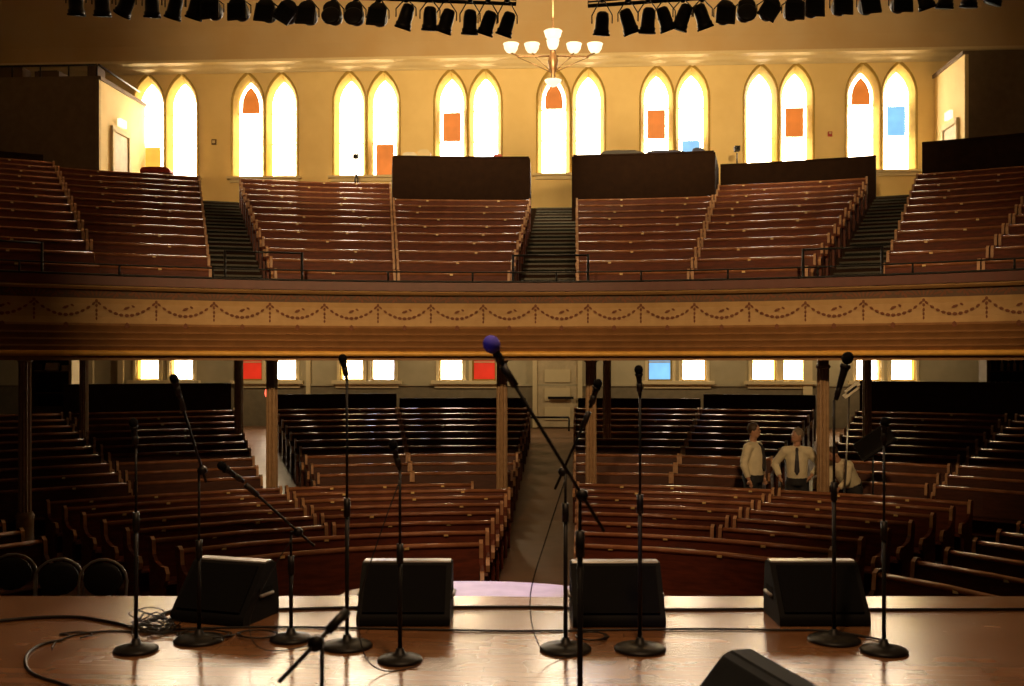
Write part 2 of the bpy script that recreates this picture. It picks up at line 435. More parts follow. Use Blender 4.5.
# cornice, ceiling cove, side walls
b = MB()
pr = [(YW-.02, 10.38), (YW-.05, 10.38), (YW-.08, 10.44), (YW-.16, 10.50), (YW-.20, 10.58), (YW-.30, 10.64), (YW-.30, 10.72), (YW-.02, 10.72)]
b.prism(pr, lambda a, c, t: (t, a, c), XL, XR, M['trim'])
struct(b.build('trim_%d' % tn)); tn += 1
b = MB()
pr = [(YW-.02-6.5*(1-cos(R(a))), 10.7+5.0*sin(R(a))) for a in range(0, 91, 6)]
pr += [(-6, 15.7), (-6, 15.9), (YW, 15.9), (YW+.2, 10.7)]
b.prism(pr, lambda a, c, t: (t, a, c), XL, XR, M['cove'])
for f_ in range(len(b.sm)): b.sm[f_] = False
struct(b.build('ceiling'))
for nm, x in (('left', XL-.15), ('right', XR+.15)):
    b = MB(); b.box((x, 12.5, 7), (.3, 37.4, 18), M['darkwall'])
    if nm == 'left':
        for k in range(5): b.box((x+.18, 4+k*6, 7), (.12, .5, 17.6), M['booth'])
    else:
        for k in range(5): b.box((x-.18, 4+k*6, 7), (.12, .5, 17.6), M['booth'])
    struct(b.build('wall_'+nm))
# side coves that darken the upper corners
for nm, sg in (('left', -1), ('right', 1)):
    b = MB()
    pr = [(sg*(17.0-4.5*(1-cos(R(a)))), 10.7+5*sin(R(a))) for a in range(0, 91, 9)]+[(sg*17.05, 15.8)]
    b.prism(pr, lambda a, c, t: (a, t, c), 0, YW-.3, M['cove'])
    struct(b.build('ceiling_cove_'+nm))

# box rooms at the two upper corners
def boxroom(side, xf, y0, ztop, xo):
    nm = 'wall_box_room_'+side
    s_ = -1 if side == 'left' else 1
    b = MB()
    b.box(((xf+xo)/2, y0+.06, (4.3+ztop)/2), (abs(xo-xf), .12, ztop-4.3), M['boxwall'])
    b.box((xf+s_*.05, (y0+YW)/2+.0, (4.3+ztop)/2), (.10, YW-y0, ztop-4.3), M['wall'])
    b.box(((xf+xo)/2, (y0+YW)/2, ztop+.04), (abs(xo-xf)+.1, YW-y0, .1), M['boxwall'])
    struct(b.build(nm))
    # doorway on the side face
    yc = y0+(YW-y0)*.42
    root = bpy.data.objects.new('door_2' if s_ < 0 else 'door_3', None); COL.objects.link(root); root.location = (xf, yc, 5.8); root['kind'] = 'structure'
    b = MB(); b.box((xf-s_*.02, yc, 7.05), (.04, .95, 2.2), M['door']); b.build('door_panel', root, (xf, yc, 5.8))
    b = MB()
    for q in (-1, 1): b.box((xf-s_*.04, yc+q*.54, 7.1), (.08, .13, 2.25), M['trim'])
    b.box((xf-s_*.04, yc, 8.25), (.08, 1.2, .14), M['trim']); b.build('door_frame', root, (xf, yc, 5.8))
    b = MB(); zs_ = 8.5; b.box((xf-s_*.07, yc, zs_), (.09, .42, .22), M['bowl'])
    o = b.build('exit_sign', None, (xf, yc, 8.5)); tag(o, 'small lit sign box over the %s upper side door' % side, 'sign')
boxroom('left', -12.45, 27.9, 9.42, -17)
boxroom('right', 10.85, 28.6, 9.9, 17)
b = MB()
zz = 9.52
b.tube([(-16.8, 28.1, zz+.35), (-12.6, 28.1, zz+.35)], .03, M['black']); b.tube([(-12.55, 28.1, zz+.35), (-12.55, 30.8, zz+.3)], .03, M['black'])
for k in range(6): b.tube([(-16.6+.8*k, 28.1, zz), (-16.6+.8*k, 28.1, zz+.35)], .025, M['black'])
tag(b.build('guard_rail', None, (-14.6, 28.1, zz)), 'dark low rail on the roof of the left box room', 'railing')
for k, (x, hh, wd) in enumerate(((-15.4, .42, 1.0), (-14.2, .3, .7), (-12.9, .42, .28))):
    b = MB(); b.box((x, 28.7, zz+hh/2), (wd, .5, hh), M['darkwall']); b.box((x, 28.7, zz+hh), (wd*.8, .4, .06), M['black'])
    tag(b.build('equipment_case', None, (x, 28.7, zz)), ['widest dark case on the left box room roof', 'middle low dark case on the left box room roof', 'narrow upright dark case at the corner of the left box room roof'][k], 'case', 'cases on the left box room')
# small wall fittings
p = aty(214, 142, YW-.03); b = MB(); b.box(p, (.14, .05, .16), M['bronze']); b.box(p+Vector((0, -.03, 0)), (.08, .02, .08), M['trim'])
tag(b.build('thermostat', None, p), 'small square wall fitting between the leftmost two pairs of upper windows', 'thermostat')
p = aty(830, 134, YW-.03); b = MB(); b.box(p, (.12, .05, .14), M['redplain']); b.box(p+Vector((0, -.03, .02)), (.06, .02, .05), M['trim'])
tag(b.build('fire_alarm', None, p), 'small red alarm box on the upper wall right of the camera tripod', 'alarm')

# ------------------------------------------------------------------ balcony body
NR = 14
b = MB()
pr = [(12.95, 2.30)]
for k in range(NR):
    r0 = BR0+BDR*k-.62 if k else 12.95
    pr.append((r0, BZ0-.85+BDZ*k)); pr.append((BR0+BDR*(k+1)-.62, BZ0-.85+BDZ*k))
ztop = BZ0-.85+BDZ*(NR-1)
pr += [(60, ztop), (60, 4.2), (20.2, 4.0), (13.6, 2.0), (13.3, 1.74), (12.95, 1.74)]
b.arc(pr, -56, 56, BC, M['tier'], seg=80, rmax=lim)
o = b.build('balcony_tier'); struct(o)
o.data.materials.append(M['under'])
# balcony front
def fz(v): return 1.68+(363-v)*.0162
RF = 12.93
b = MB()
def band(z0, z1, r0, r1, m, smooth=False): b.arc([(r0, z1), (r0, z0), (r1, z0), (r1, z1)], -56, 56, BC, m, seg=90, smooth=smooth)
band(2.83, 2.965, RF-.10, RF+.14, M['fred'])                           # red capping
band(2.77, 2.83, RF-.05, RF+.10, M['fmould'])
b.arc([(RF-.06, 2.83), (RF-.12, 2.80), (RF-.06, 2.765)], -56, 56, BC, M['fband'], seg=90)
band(2.64, 2.77, RF+.0, RF+.10, M['fdark'])                            # dark leafy band
# coved painted band
cv = [(RF, 2.645), (RF+.015, 2.56), (RF+.02, 2.45), (RF+.012, 2.36), (RF-.015, 2.27)]
b.arc(cv+[(RF+.12, 2.27), (RF+.12, 2.645)], -56, 56, BC, M['fband'], seg=90)
mz = [2.27, 2.20, 2.15, 2.10, 2.05, 2.00, 1.95, 1.90, 1.86]
for i in range(len(mz)-1):
    pr_ = RF-.02-.014*i
    b.arc([(pr_-(.03 if i % 2 else .0), mz[i]), (pr_-(.012 if i % 2 else .024), (mz[i]+mz[i+1])/2), (pr_, mz[i+1]), (RF+.14, mz[i+1]), (RF+.14, mz[i])], -56, 56, BC, M['fmould'], seg=90)
gp = [(RF-.16+.05*cos(R(a)), 1.825+.042*sin(R(a))) for a in range(90, 271, 30)]
b.arc(gp+[(RF+.14, 1.787), (RF+.14, 1.863)], -56, 56, BC, M['gold'], seg=90, smooth=True)
band(1.72, 1.79, RF-.10, RF+.36, M['fmould'])
# painted garlands laid on the band
def leaf(th, z, dth, dz, ang, m, off=.004):
    # small lozenge; th in degrees, sizes in metres
    zz = z
    r = RF+.0-off-(.0 if z > 2.3 else .016) if z < 2.645 else RF-off
    ca, sa = cos(ang), sin(ang)
    vs = []
    for a, c in ((-dth, 0), (-dth*.3, dz), (dth*.6, dz*.8), (dth, 0), (dth*.6, -dz*.8), (-dth*.3, -dz)):
        x = a*ca-c*sa; y = a*sa+c*ca
        t = R(th)+x/RF
        vs.append((BC[0]+r*sin(t), BC[1]+r*cos(t), zz+y))
    b.add(vs, [(0, 1, 2, 3, 4, 5)], m)
PER = 3.74
for k in range(-14, 15):
    t0 = k*PER-.6
    for j, z in enumerate((2.60, 2.53, 2.46, 2.40, 2.34)): leaf(t0, z, .028, .022-.002*j, PI/2, M['garland'])
    for j in range(11):                      # swag to the next drop
        s_ = (j+.5)/11; z = 2.60-.80*s_*(1-s_)*1.05
        sl = math.atan(-.84*(1-2*s_)/.84)
        leaf(t0+PER*s_, z, .036, .016+.010*(1-abs(2*s_-1)), sl, M['garland'])
    leaf(t0+PER/2, 2.50, .05, .02, .4, M['garland']); leaf(t0+PER/2+.4, 2.53, .03, .015, -.5, M['garland'])
    leaf(t0+PER/2, 2.235, .05, .035, PI/2, M['garland'], .03)
    for j in range(-3, 4):                   # fan of leaves above each drop
        leaf(t0+j*.26, 2.70+.02*cos(j*.6), .055, .014, PI/2-j*.38, M['garland'])
    for j in (-1, 1):
        for q in range(5): leaf(t0+PER/2+j*(.25+.28*q*.6), 2.705+.03*sin(q*1.6), .04, .018, j*(q*.7), M['garland'])
struct(b.build('balcony_front'))
# balcony guard rails
def arcpts(r, z, t0, t1, n=30): return [(BC[0]+r*sin(R(t0+(t1-t0)*i/n)), BC[1]+r*cos(R(t0+(t1-t0)*i/n)), z) for i in range(n+1)]
root = thing('balcony_rail', (0, BC[1]+RF+.03, 2.965), 'long black metal rail along the top of the balcony front', 'railing')
off = root.location
b = MB(); b.tube(arcpts(RF+.02, 3.145, -52, 52, 110), .013, M['black'], 6); b.build('top_bar', root, off)
b = MB(); b.tube(arcpts(RF+.02, 2.99, -52, 52, 110), .018, M['black'], 6); b.build('bottom_bar', root, off)
for k in range(-8, 9):
    t = R(k*6.0+.9); b = MB(); x, y = (RF+.02)*sin(t), BC[1]+(RF+.02)*cos(t)
    b.tube([(x, y, 2.965), (x, y, 3.15)], .016, M['black'], 6); b.build('post', root, off)
for nm, u0, u1, vv in (('centre stairs', 513, 588, 254), ('stairs left of centre', 225, 302, 251), ('stairs right of centre', 803, 882, 247), ('far left block', -60, 42, 240)):
    pts = []
    for u in (u0, u1):
        q = ray(u, 270); tt = 10
        while math.hypot(CAM.x+q.x*tt-BC[0], CAM.y+q.y*tt-BC[1]) < RF+.16: tt += .01
        pts.append((CAM.x+q.x*tt, CAM.y+q.y*tt))
    root = thing('stair_guard_rail', (*pts[0], 2.9), 'raised black guard rail on the balcony edge at the '+nm, 'railing', 'raised guard rails')
    b = MB(); b.tube([(*pts[0], 3.43), (*pts[1], 3.43)], .016, M['black'], 6); b.build('top_bar', root, root.location)
    for p in pts:
        b = MB(); b.tube([(*p, 2.35), (*p, 3.445)], .022, M['black'], 6); b.build('post', root, root.location)

# ------------------------------------------------------------------ pews
ORD = ['first', 'second', 'third', 'fourth', 'fifth', 'sixth', 'seventh', 'eighth', 'ninth', 'tenth', 'eleventh', 'twelfth', 'thirteenth', 'fourteenth']
pl = MB(); pl.box((0, 0, 0), (.052, .012, .030), M['brass']); pl.box((0, -.007, 0), (.04, .004, .02), M['brass'])
plate_mesh = pl.build('tmp').data; bpy.data.objects.remove(bpy.data.objects['tmp'])
END = [(-.41, 0), (-.41, .40), (-.49, .47), (-.51, .55), (-.46, .615), (-.33, .61), (-.17, .645), (-.095, .71), (-.085, .80), (-.075, .87), (-.02, .905), (.045, .895), (.07, .84), (.055, .74), (.02, .60), (0, .40), (0, 0)]
def pew(c, r, zf, th0, th1, wood, label, group, plates=1.25, ends=(True, True)):
    tm = R((th0+th1)/2); loc = Vector((c[0]+r*sin(tm), c[1]+r*cos(tm), zf))
    root = thing('pew', loc, label, 'pew', group)
    seg = max(2, int(abs(th1-th0)*r*PI/180/.7))
    b = MB()
    b.arc([(r-.115, zf+.36), (r-.03, zf+.83), (r, zf+.83), (r-.03, zf+.45), (r-.03, zf+.12), (r-.055, zf+.12), (r-.06, zf+.36)], th0, th1, c, wood, seg=seg)
    b.build('backrest', root, loc)
    b = MB()
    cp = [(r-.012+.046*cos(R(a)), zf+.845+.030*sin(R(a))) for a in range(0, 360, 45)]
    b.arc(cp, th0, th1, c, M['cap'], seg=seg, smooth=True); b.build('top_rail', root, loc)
    b = MB(); b.arc([(r-.52, zf+.43), (r-.50, zf+.46), (r-.10, zf+.435), (r-.10, zf+.405), (r-.50, zf+.42)], th0, th1, c, wood, seg=seg); b.build('seat', root, loc)
    for e, (t, sg) in enumerate(((th0, -1), (th1, 1))):
        if not ends[e]: continue
        t = R(t); d = Vector((sin(t), cos(t), 0)); q = Vector((cos(t), -sin(t), 0))
        base = Vector((c[0], c[1], zf))
        b = MB(); b.prism(END, lambda a, h, w_: base+d*(r+a)+q*w_+Vector((0, 0, h)), -.022, .022, wood, wood)
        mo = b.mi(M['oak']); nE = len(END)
        for i_ in (2, 3, 4, 7, 8, 9, 10, 11, 12): b.m[2+i_] = mo  # oak only on scroll and armrest faces, painted as lit spots
        b.build('end_panel', root, loc)
    L = abs(th1-th0)*r*PI/180
    n = int(L/plates)
    for k in range(n):
        t = R(th0+(th1-th0)*(k+.5+random.uniform(-.22, .22))/n)
        o = bpy.data.objects.new('number_plate', plate_mesh); COL.objects.link(o); o.parent = root
        o.location = Vector((c[0]+(r-.058)*sin(t), c[1]+(r-.058)*cos(t), zf+.832))-loc
        o.rotation_euler = (0, 0, -t)
    return root
def off_deg(r, hw): return math.degrees(math.asin(min(.9, hw/r)))
# balcony blocks: (t0, side gap), (t1, side gap), rows, words
g = .034
blocks = [(-46, .0, -37.6, g, 0, 14, 'outermost left block', 0),
          (-37.6, g, -30.0, g, 0, 14, 'far left block', 0),
          (-30.0, g, -20.9, .52, 0, 13, 'block left of left stairs', 0),
          (-20.9, .52, -10.45, g, 0, 13, 'block right of left stairs', 0),
          (-10.45, g, 0, .62, 0, 10, 'block left of centre stairs', 0),
          (0, .55, 10.1, g, 0, 10, 'block right of centre stairs', 0),
          (10.1, g, 20.4, .62, 0, 12, 'block left of right stairs', 0),
          (20.4, .55, 28.5, g, 0, 12, 'block right of right stairs', 0),
          (28.5, g, 38, g, 0, 12, 'far right block', 0)]
for (t0, g0, t1, g1, k0, k1, words, _) in blocks:
    for k in range(k0, k1):
        r = BR0+BDR*k
        a, c_ = t0+off_deg(r, g0), t1-off_deg(r, g1)
        if t1 == -30.0 and k < 2: c_ = t1
        if t0 == -30.0 and k < 2: a = t0+off_deg(r, .01)
        if r*cos(R(abs(a)))+4 > 30.4: continue
        pew(BC, r, BZ0-.85+BDZ*k, a, c_, M['pew'], 'curved wooden pew, %s row up from the rail, balcony %s' % (ORD[k], words), 'balcony pews, '+words, ends=(not (t0 == -30.0 and k < 2), not (t1 == -30.0 and k < 2)))
# dark panels behind the balcony blocks
def panel(name, t0, t1, r, z0, z1, label, cat, thick=.08, c=BC, m='booth', zr=None, depth=None):
    root = thing(name, (c[0]+r*sin(R((t0+t1)/2)), c[1]+r*cos(R((t0+t1)/2)), z0), label, cat)
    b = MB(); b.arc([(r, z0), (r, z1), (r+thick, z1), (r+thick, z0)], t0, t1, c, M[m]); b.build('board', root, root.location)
    b = MB(); b.arc([(r-.03, z1), (r-.03, z1+.04), (r+thick+.03, z1+.04), (r+thick+.03, z1)], t0, t1, c, M['booth' if m == 'booth' else 'darkwall']); b.build('capping', root, root.location)
    if depth:
        for t in (t0, t1):
            d = Vector((sin(R(t)), cos(R(t)), 0)); q = Vector((cos(R(t)), -sin(R(t)), 0)); base = Vector((c[0], c[1], 0))
            b = MB(); b.prism([(r, z0), (r, z1), (r+depth, z1), (r+depth, z0)], lambda a, h, w_: base+d*a+q*w_+Vector((0, 0, h)), -.03, .03, M[m]); b.build('side_board', root, root.location)
    return root
rb = BR0+BDR*10-.1
def bthe(u, r):   # angle about BC at which pixel column u crosses radius r
    q = ray(u, 200); tt = 5
    while math.hypot(CAM.x+q.x*tt-BC[0], CAM.y+q.y*tt-BC[1]) < r: tt += .01
    return math.degrees(math.atan2(CAM.x+q.x*tt-BC[0], CAM.y+q.y*tt-BC[1]))
panel('sound_booth', max(bthe(388, rb), -10.35), bthe(529, rb), rb, BZ0-.85+BDZ*9, 6.93, 'plain dark brown booth front left of the centre stairs, papers on top', 'booth', depth=2.2)
panel('sound_booth', bthe(573, rb), min(bthe(717, rb), 10.0), rb, BZ0-.85+BDZ*9, 6.96, 'plain dark brown booth front right of the centre stairs, covered desks on top', 'booth', depth=2.2)
panel('low_screen', bthe(720.5, 25.0), bthe(876, 24.9), 24.9, 5.4, 6.98, 'dark low screen behind the pews below the camera tripod', 'screen')
panel('low_screen', bthe(922, 24.9), 39, 24.9, 5.4, 7.22, 'dark screen behind the rightmost balcony pews', 'screen')
panel('low_screen', -38, -30.5, 26.7, 5.6, 7.15, 'dark screen behind the leftmost balcony pews', 'screen')
# things on the booths
def coverd(name, u0, u1, v0, v1, r, m, label, cat, dep=.7):
    pa, pb = aty(u0, v1, r), aty(u1, v1, r); ph = aty(u0, v0, r).z
    c = (pa+pb)/2; wd = (pb-pa).length; h = ph-pa.z
    b = MB(); n = 8; vs = []; 
    prof = [(-.5, 0), (-.5, .55), (-.42, .9), (-.2, 1), (.25, .97), (.42, .75), (.5, .3), (.5, 0)]
    vs = [(c.x+a*wd, c.y, c.z+h*k) for a, k in prof]+[(c.x+a*wd*.9, c.y+dep, c.z+h*k*1.05) for a, k in prof]
    n = len(prof)
    b.add(vs, [tuple(range(n)), tuple(range(n, 2*n))[::-1]]+[(i, (i+1) % n, n+(i+1) % n, n+i) for i in range(n)], m)
    o = b.build(name, None, c); return tag(o, label, cat)
coverd('covered_console', 600, 646, 150, 158.5, rb+4.15, M['rubber'], 'long black covered desk on the right booth, widest of the covers', 'console')
coverd('covered_console', 645, 690, 150, 158.5, rb+4.15, M['bluecloth'], 'dark covered desk on the right booth beside the widest one', 'console')
coverd('covered_console', 692, 706, 147.5, 158, rb+4.15, M['bluecloth'], 'small blue cover at the outer end of the right booth', 'console')
coverd('paper_stack', 402, 418, 152, 161, rb+4.2, M['white'], 'pale pile of papers on the left booth, the lower one', 'paper', .4)
coverd('paper_stack', 417, 431, 149, 161, rb+4.2, M['trim'], 'taller pale box of papers on the left booth', 'paper', .4)
coverd('small_box', 493, 503, 154, 161, rb+4.2, M['redplain'], 'small reddish box near the inner end of the left booth', 'box', .3)
coverd('jacket', 140, 170, 166.5, 172.5, 27.66, M['redplain'], 'red cloth heap on the top pew by the leftmost windows', 'jacket', .4)
# camera tripods on the balcony
def tripod(u, vb, vt, y, label):
    p = aty(u, vb, y); p.z = 5.98; zt = aty(u, vt, y).z; root = thing('camera_tripod', p, label, 'tripod')
    h = zt-p.z; hd = zt-.2
    for k in range(3):
        a = k*2*PI/3+.5; b = MB(); b.tube([p+Vector((.24*cos(a), .24*sin(a), 0)), p+Vector((0, 0, h-.5))], .018, M['black'], 6); b.build('leg', root, p)
    b = MB(); b.tube([p+Vector((0, 0, h-.6)), p+Vector((0, 0, h-.2))], .02, M['black'], 6); b.build('column', root, p)
    b = MB(); b.box(p+Vector((0, 0, h-.08)), (.15, .2, .14), M['black']); b.tube([p+Vector((0, -.1, h-.08)), p+Vector((0, -.2, h-.08))], .04, M['black'], 8); b.build('camera_head', root, p)
tripod(737, 165, 146, 29.6, 'small black camera tripod standing behind the dark screen before the upper wall')
tripod(356, 171, 154, 30.2, 'small dark tripod in front of the window left of the left booth')
# stairs in the balcony aisles
def stairs(tc, hw, label_side):
    b = MB(); n = 0
    d = Vector((sin(R(tc)), cos(R(tc)), 0)); q = Vector((cos(R(tc)), -sin(R(tc)), 0)); base = Vector((BC[0], BC[1], 0))
    z = BZ0-.85; r = BR0-.62+BDR*.5
    for k in range(1, 27):
        r0 = BR0-.62+BDR*.5*k; z0 = BZ0-.85+BDZ*.5*k+.005
        if z0 > ztop+.3: break
        r1 = r0+BDR*.5+.02
        b.prism([(r0, z0-.45), (r0, z0), (r1, z0), (r1, z0-.45)], lambda a, h, w_: base+d*a+q*w_+Vector((0, 0, h)), -hw, hw, M['stair'])
        b.prism([(r0-.02, z0-.03), (r0-.02, z0+.006), (r0+.045, z0+.006), (r0+.045, z0-.03)], lambda a, h, w_: base+d*a+q*w_+Vector((0, 0, h)), -hw, hw, M['nosing'])
    struct(b.build('balcony_stairs_'+label_side))
stairs(0, .55, 'centre'); stairs(-20.9, .48, 'left'); stairs(20.4, .52, 'right')

# main floor, front group
F0, FD = 4.75, .83
for k in range(8):
    r = F0+FD*k; hw = .55
    L, Rr, dv, dvR = -42.5, 36.0, -23.4, 20.5
    nmL, nmR = 'left of the centre aisle', 'right of the centre aisle'
    if k == 7: spans = [(L, dv, 'outer block left of the aisle'), (dv, -6.6, 'inner block left of the aisle'), (3.0, dvR, 'inner block right of the aisle'), (dvR, Rr, 'outer block right of the aisle')]
    elif k < 2: spans = [(L, -off_deg(r, hw), 'long block '+nmL), (off_deg(r, hw), Rr, 'long block '+nmR)]
    else: spans = [(L, dv, 'outer block '+nmL), (dv, -off_deg(r, hw), 'inner block '+nmL), (off_deg(r, hw), dvR, 'inner block '+nmR), (dvR, Rr, 'outer block '+nmR)]
    for a, c_, words in spans:
        a2 = a+(off_deg(r, .05) if a in (dv, dvR) else 0); c2 = c_-(off_deg(r, .05) if c_ in (dv, dvR) else 0)
        pew(LC, r, -1.2, a2, c2, M['pew'], 'curved brown pew, %s row from the stage, %s' % (ORD[k], words), 'front main floor pews, '+words, plates=1.0)
# side sections beyond the diagonal aisles
for k in range(7):
    r = F0+FD*k
    for a, c_, words in ((-74+k*2, -52+k*.6 if k > 2 else -999, 'far left section past the diagonal aisle'), (46-k*.6, 72-k*2, 'far right section past the diagonal aisle')):
        if c_ < -900: continue
        pew(LC, r, -1.2, a, c_, M['pew_shaded'], 'short shaded pew, %s row from the stage, %s' % (ORD[k], words), 'side pews, '+words, plates=1.6)
# main floor, rear group under the balcony
def acx(t, hw, sg, r): return t+sg*off_deg(r, hw)
for k in range(10):
    r = 12.3+.85*k; zf = fl(r)
    for a, c_, words in ((-47, -34.4, 'far left block'), (-33.9, acx(-21.8, .5, -1, r), 'block left of the left aisle'), (acx(-21.8, .5, 1, r), -11.7, 'block right of the left aisle'), (-11.5, -off_deg(r, .66), 'block left of the centre aisle'),
                         (off_deg(r, .5), 10.4, 'block right of the centre aisle'), (10.6, acx(19.8, .5, -1, r), 'block left of the right aisle'), (acx(19.8, .5, 1, r), 30.6, 'block right of the right aisle'), (31.2, 45, 'far right block')):
        pew(LC, r, zf, a, c_, M['pew_shaded'], 'shaded pew, %s row behind the columns, %s' % (ORD[k], words), 'under-balcony pews, '+words, plates=2.6)
rr = 20.75
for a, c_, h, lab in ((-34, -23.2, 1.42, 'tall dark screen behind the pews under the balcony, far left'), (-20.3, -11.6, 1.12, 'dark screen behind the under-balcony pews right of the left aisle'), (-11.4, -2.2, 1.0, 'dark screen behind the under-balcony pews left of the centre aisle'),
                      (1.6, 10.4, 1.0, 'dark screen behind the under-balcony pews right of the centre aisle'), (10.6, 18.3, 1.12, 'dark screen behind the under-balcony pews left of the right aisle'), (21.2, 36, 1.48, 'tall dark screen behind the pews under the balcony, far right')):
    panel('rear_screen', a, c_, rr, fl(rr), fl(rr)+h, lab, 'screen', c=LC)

# ------------------------------------------------------------------ columns
def column(x, y, zt, label, s=1.0):
    z0 = flz(x, y); root = thing('column', (x, y, z0), label, 'column', 'iron columns under the balcony')
    h = zt-z0; off = root.location
    b = MB(); prof = [(.16, 0), (.16, .12), (.13, .16), (.13, .5), (.145, .54), (.11, .6)]
    b.lathe([(r*s, z+z0) for r, z in prof], M['column'], (x, y, 0)); b.build('base', root, off)
    b = MB(); n = 24; vs = []; 
    for z in (z0+.6, zt-.42):
        for k in range(n):
            rr_ = (.098 if k % 2 else .082)*s*(1 if z < 0 else .96); vs.append((x+rr_*cos(2*PI*k/n), y+rr_*sin(2*PI*k/n), z))
    b.add(vs, [(k, (k+1) % n, n+(k+1) % n, n+k) for k in range(n)], M['column']); b.build('shaft', root, off)
    b = MB(); prof = [(.09, -.42), (.115, -.40), (.115, -.37), (.09, -.35), (.09, -.20), (.12, -.17), (.10, -.15), (.13, -.06), (.18, -.03), (.18, 0)]
    b.lathe([(r*s, z+zt) for r, z in prof], M['column'], (x, y, 0)); b.build('capital', root, off)
def zunder(x, y):
    r = math.hypot(x-BC[0], y-BC[1]); return 2.0+(r-13.6)*2.0/6.6
for u, y, lab in ((25, 15.6, 'dim iron column at the far left under the balcony edge'), (272, 17.3, 'iron column under the balcony edge, by the left aisle'), (502, 18.0, 'iron column at the left side of the centre aisle'), (591, 18.0, 'iron column at the right side of the centre aisle'), (823, 16.95, 'iron column beside the standing men')):
    x = aty(u, 0, y).x; column(x, y, zunder(x, y)-.02, lab, 1.0)
for u, y, lab in ((84, 21.6, 'slim rear column in the dark left part under the balcony'), (239, 22.6, 'slim rear column behind the left aisle'), (607, 23.2, 'slim rear column just past the centre aisle on the right'), (867, 22.0, 'slim rear column behind the right aisle')):
    x = aty(u, 0, y).x; column(x, y, zunder(x, y)-.02, lab, .95)

# display cases at the two ends of the lower back wall
def case(u0, u1, y, z0, z1, label, n):
    pa, pb = aty(u0, 0, y).x, aty(u1, 0, y).x; c = (pa+pb)/2; wd = pb-pa
    root = thing('display_cabinet', (c, y, flz(c, y)), label, 'cabinet'); off = root.location; z0_ = off.z
    b = MB(); b.box((c, y+.35, (z0_+z1)/2), (wd, .04, z1-z0_), M['rubber']); b.box((c, y+.15, z0_+.4), (wd, .4, .8), M['darkwall']); b.box((c, y+.15, z1), (wd, .4, .06), M['darkwall'])
    b.build('body', root, off)
    for s_ in (-1, 1):
        b = MB(); b.box((c+s_*wd/2, y+.1, (z0_+z1)/2), (.08, .5, z1-z0_), M['trim'] if s_ > 0 else M['darkwall']); b.build('side_post', root, off)
    for k in range(2):
        b = MB(); b.box((c, y+.15, z0+(z1-z0)*(.12+.44*k)), (wd*.96, .36, .03), M['bronze']); b.build('shelf', root, off)
    return c, wd, y, z0, z1
def bottle(p, m, label, grp, s=1):
    b = MB(); b.lathe([(.035*s, 0), (.04*s, .02), (.04*s, .16*s), (.015*s, .21*s), (.013*s, .27*s)], m, p, 10)
    tag(b.build('bottle', None, p), label, 'bottle', grp)
c, wd, y, z0, z1 = case(31, 73, 26.5, .75, 2.0, 'dark display cabinet with pale items under the balcony, far left', 5)
for k, (dx, h, m, nm, lab) in enumerate(((-.05, .22, 'white', 'paper_sheet', 'pale open sheet on the shelf of the far left cabinet'), (.3, .16, 'trim', 'small_box', 'small cream box on the shelf of the far left cabinet'), (-.4, .2, 'bronze', 'small_box', 'brown box on the shelf of the far left cabinet'))):
    p = Vector((c+dx, y+.12, z0+(z1-z0)*.56+.02)); b = MB(); b.box(p+Vector((0, 0, h/2)), (.34 if k == 0 else .16, .1, h*.9), M[m], Matrix.Rotation(R(-20 if k == 0 else 0), 3, 'X')); b.box(p+Vector((0, 0, .01)), (.2, .15, .02), M['trim'])
    tag(b.build(nm, None, p), lab, 'box' if k else 'paper')
c, wd, y, z0, z1 = case(986, 1050, 26.0, .8, 2.0, 'dark cabinet with rows of bottles under the balcony, far right', 6)
for r_ in range(2):
    for k in range(9):
        bottle(Vector((c-wd*.42+k*wd*.1, y+.12, z0+(z1-z0)*(.12+.44*r_)+.015)), M[random.choice(['bronze', 'trim', 'column', 'silver'])], 'small bottle on the %s shelf of the far right cabinet' % ['lower', 'upper'][r_], 'bottles on the %s cabinet shelf' % ['lower', 'upper'][r_])
p = aty(266.5, 393, 17.35); b = MB(); b.ell(p, (.03, .03, .07), M['redsign']); b.tube([p, p+Vector((.07, 0, -.02))], .014, M['black'], 6)
tag(b.build('aisle_light', None, p), 'small glowing red aisle light at the left aisle under the balcony', 'light')

# ------------------------------------------------------------------ lighting pipes and lamps
def pipe(us, vs, z, side):
    pts = [onz(u, v, z) for u, v in zip(us, vs)]
    root = thing('lighting_pipe', pts[0], 'curved black lighting pipe hung over the hall, %s half' % side, 'lighting pipe', 'lighting pipes')
    b = MB(); b.tube(pts, .03, M['black'], 8); b.build('pipe', root, pts[0])
    b = MB(); b.tube([p+Vector((0, .02, .07+.01*sin(i*2.3))) for i, p in enumerate(pts)], .014, M['rubber'], 6); b.build('cable_run', root, pts[0])
    for i in range(0, len(pts), 2):
        b = MB(); b.tube([pts[i], (pts[i].x, pts[i].y, 15.7)], .006, M['black'], 5); b.build('hanger', root, pts[0])
pipe((516, 440, 360, 280, 200, 120, 50), (4, 1, -2, -5, -8, -11, -14), 7.12, 'left')
pipe((588, 660, 740, 820, 900, 980, 1060), (6, 1, -4, -8, -13, -20, -28), 7.12, 'right')
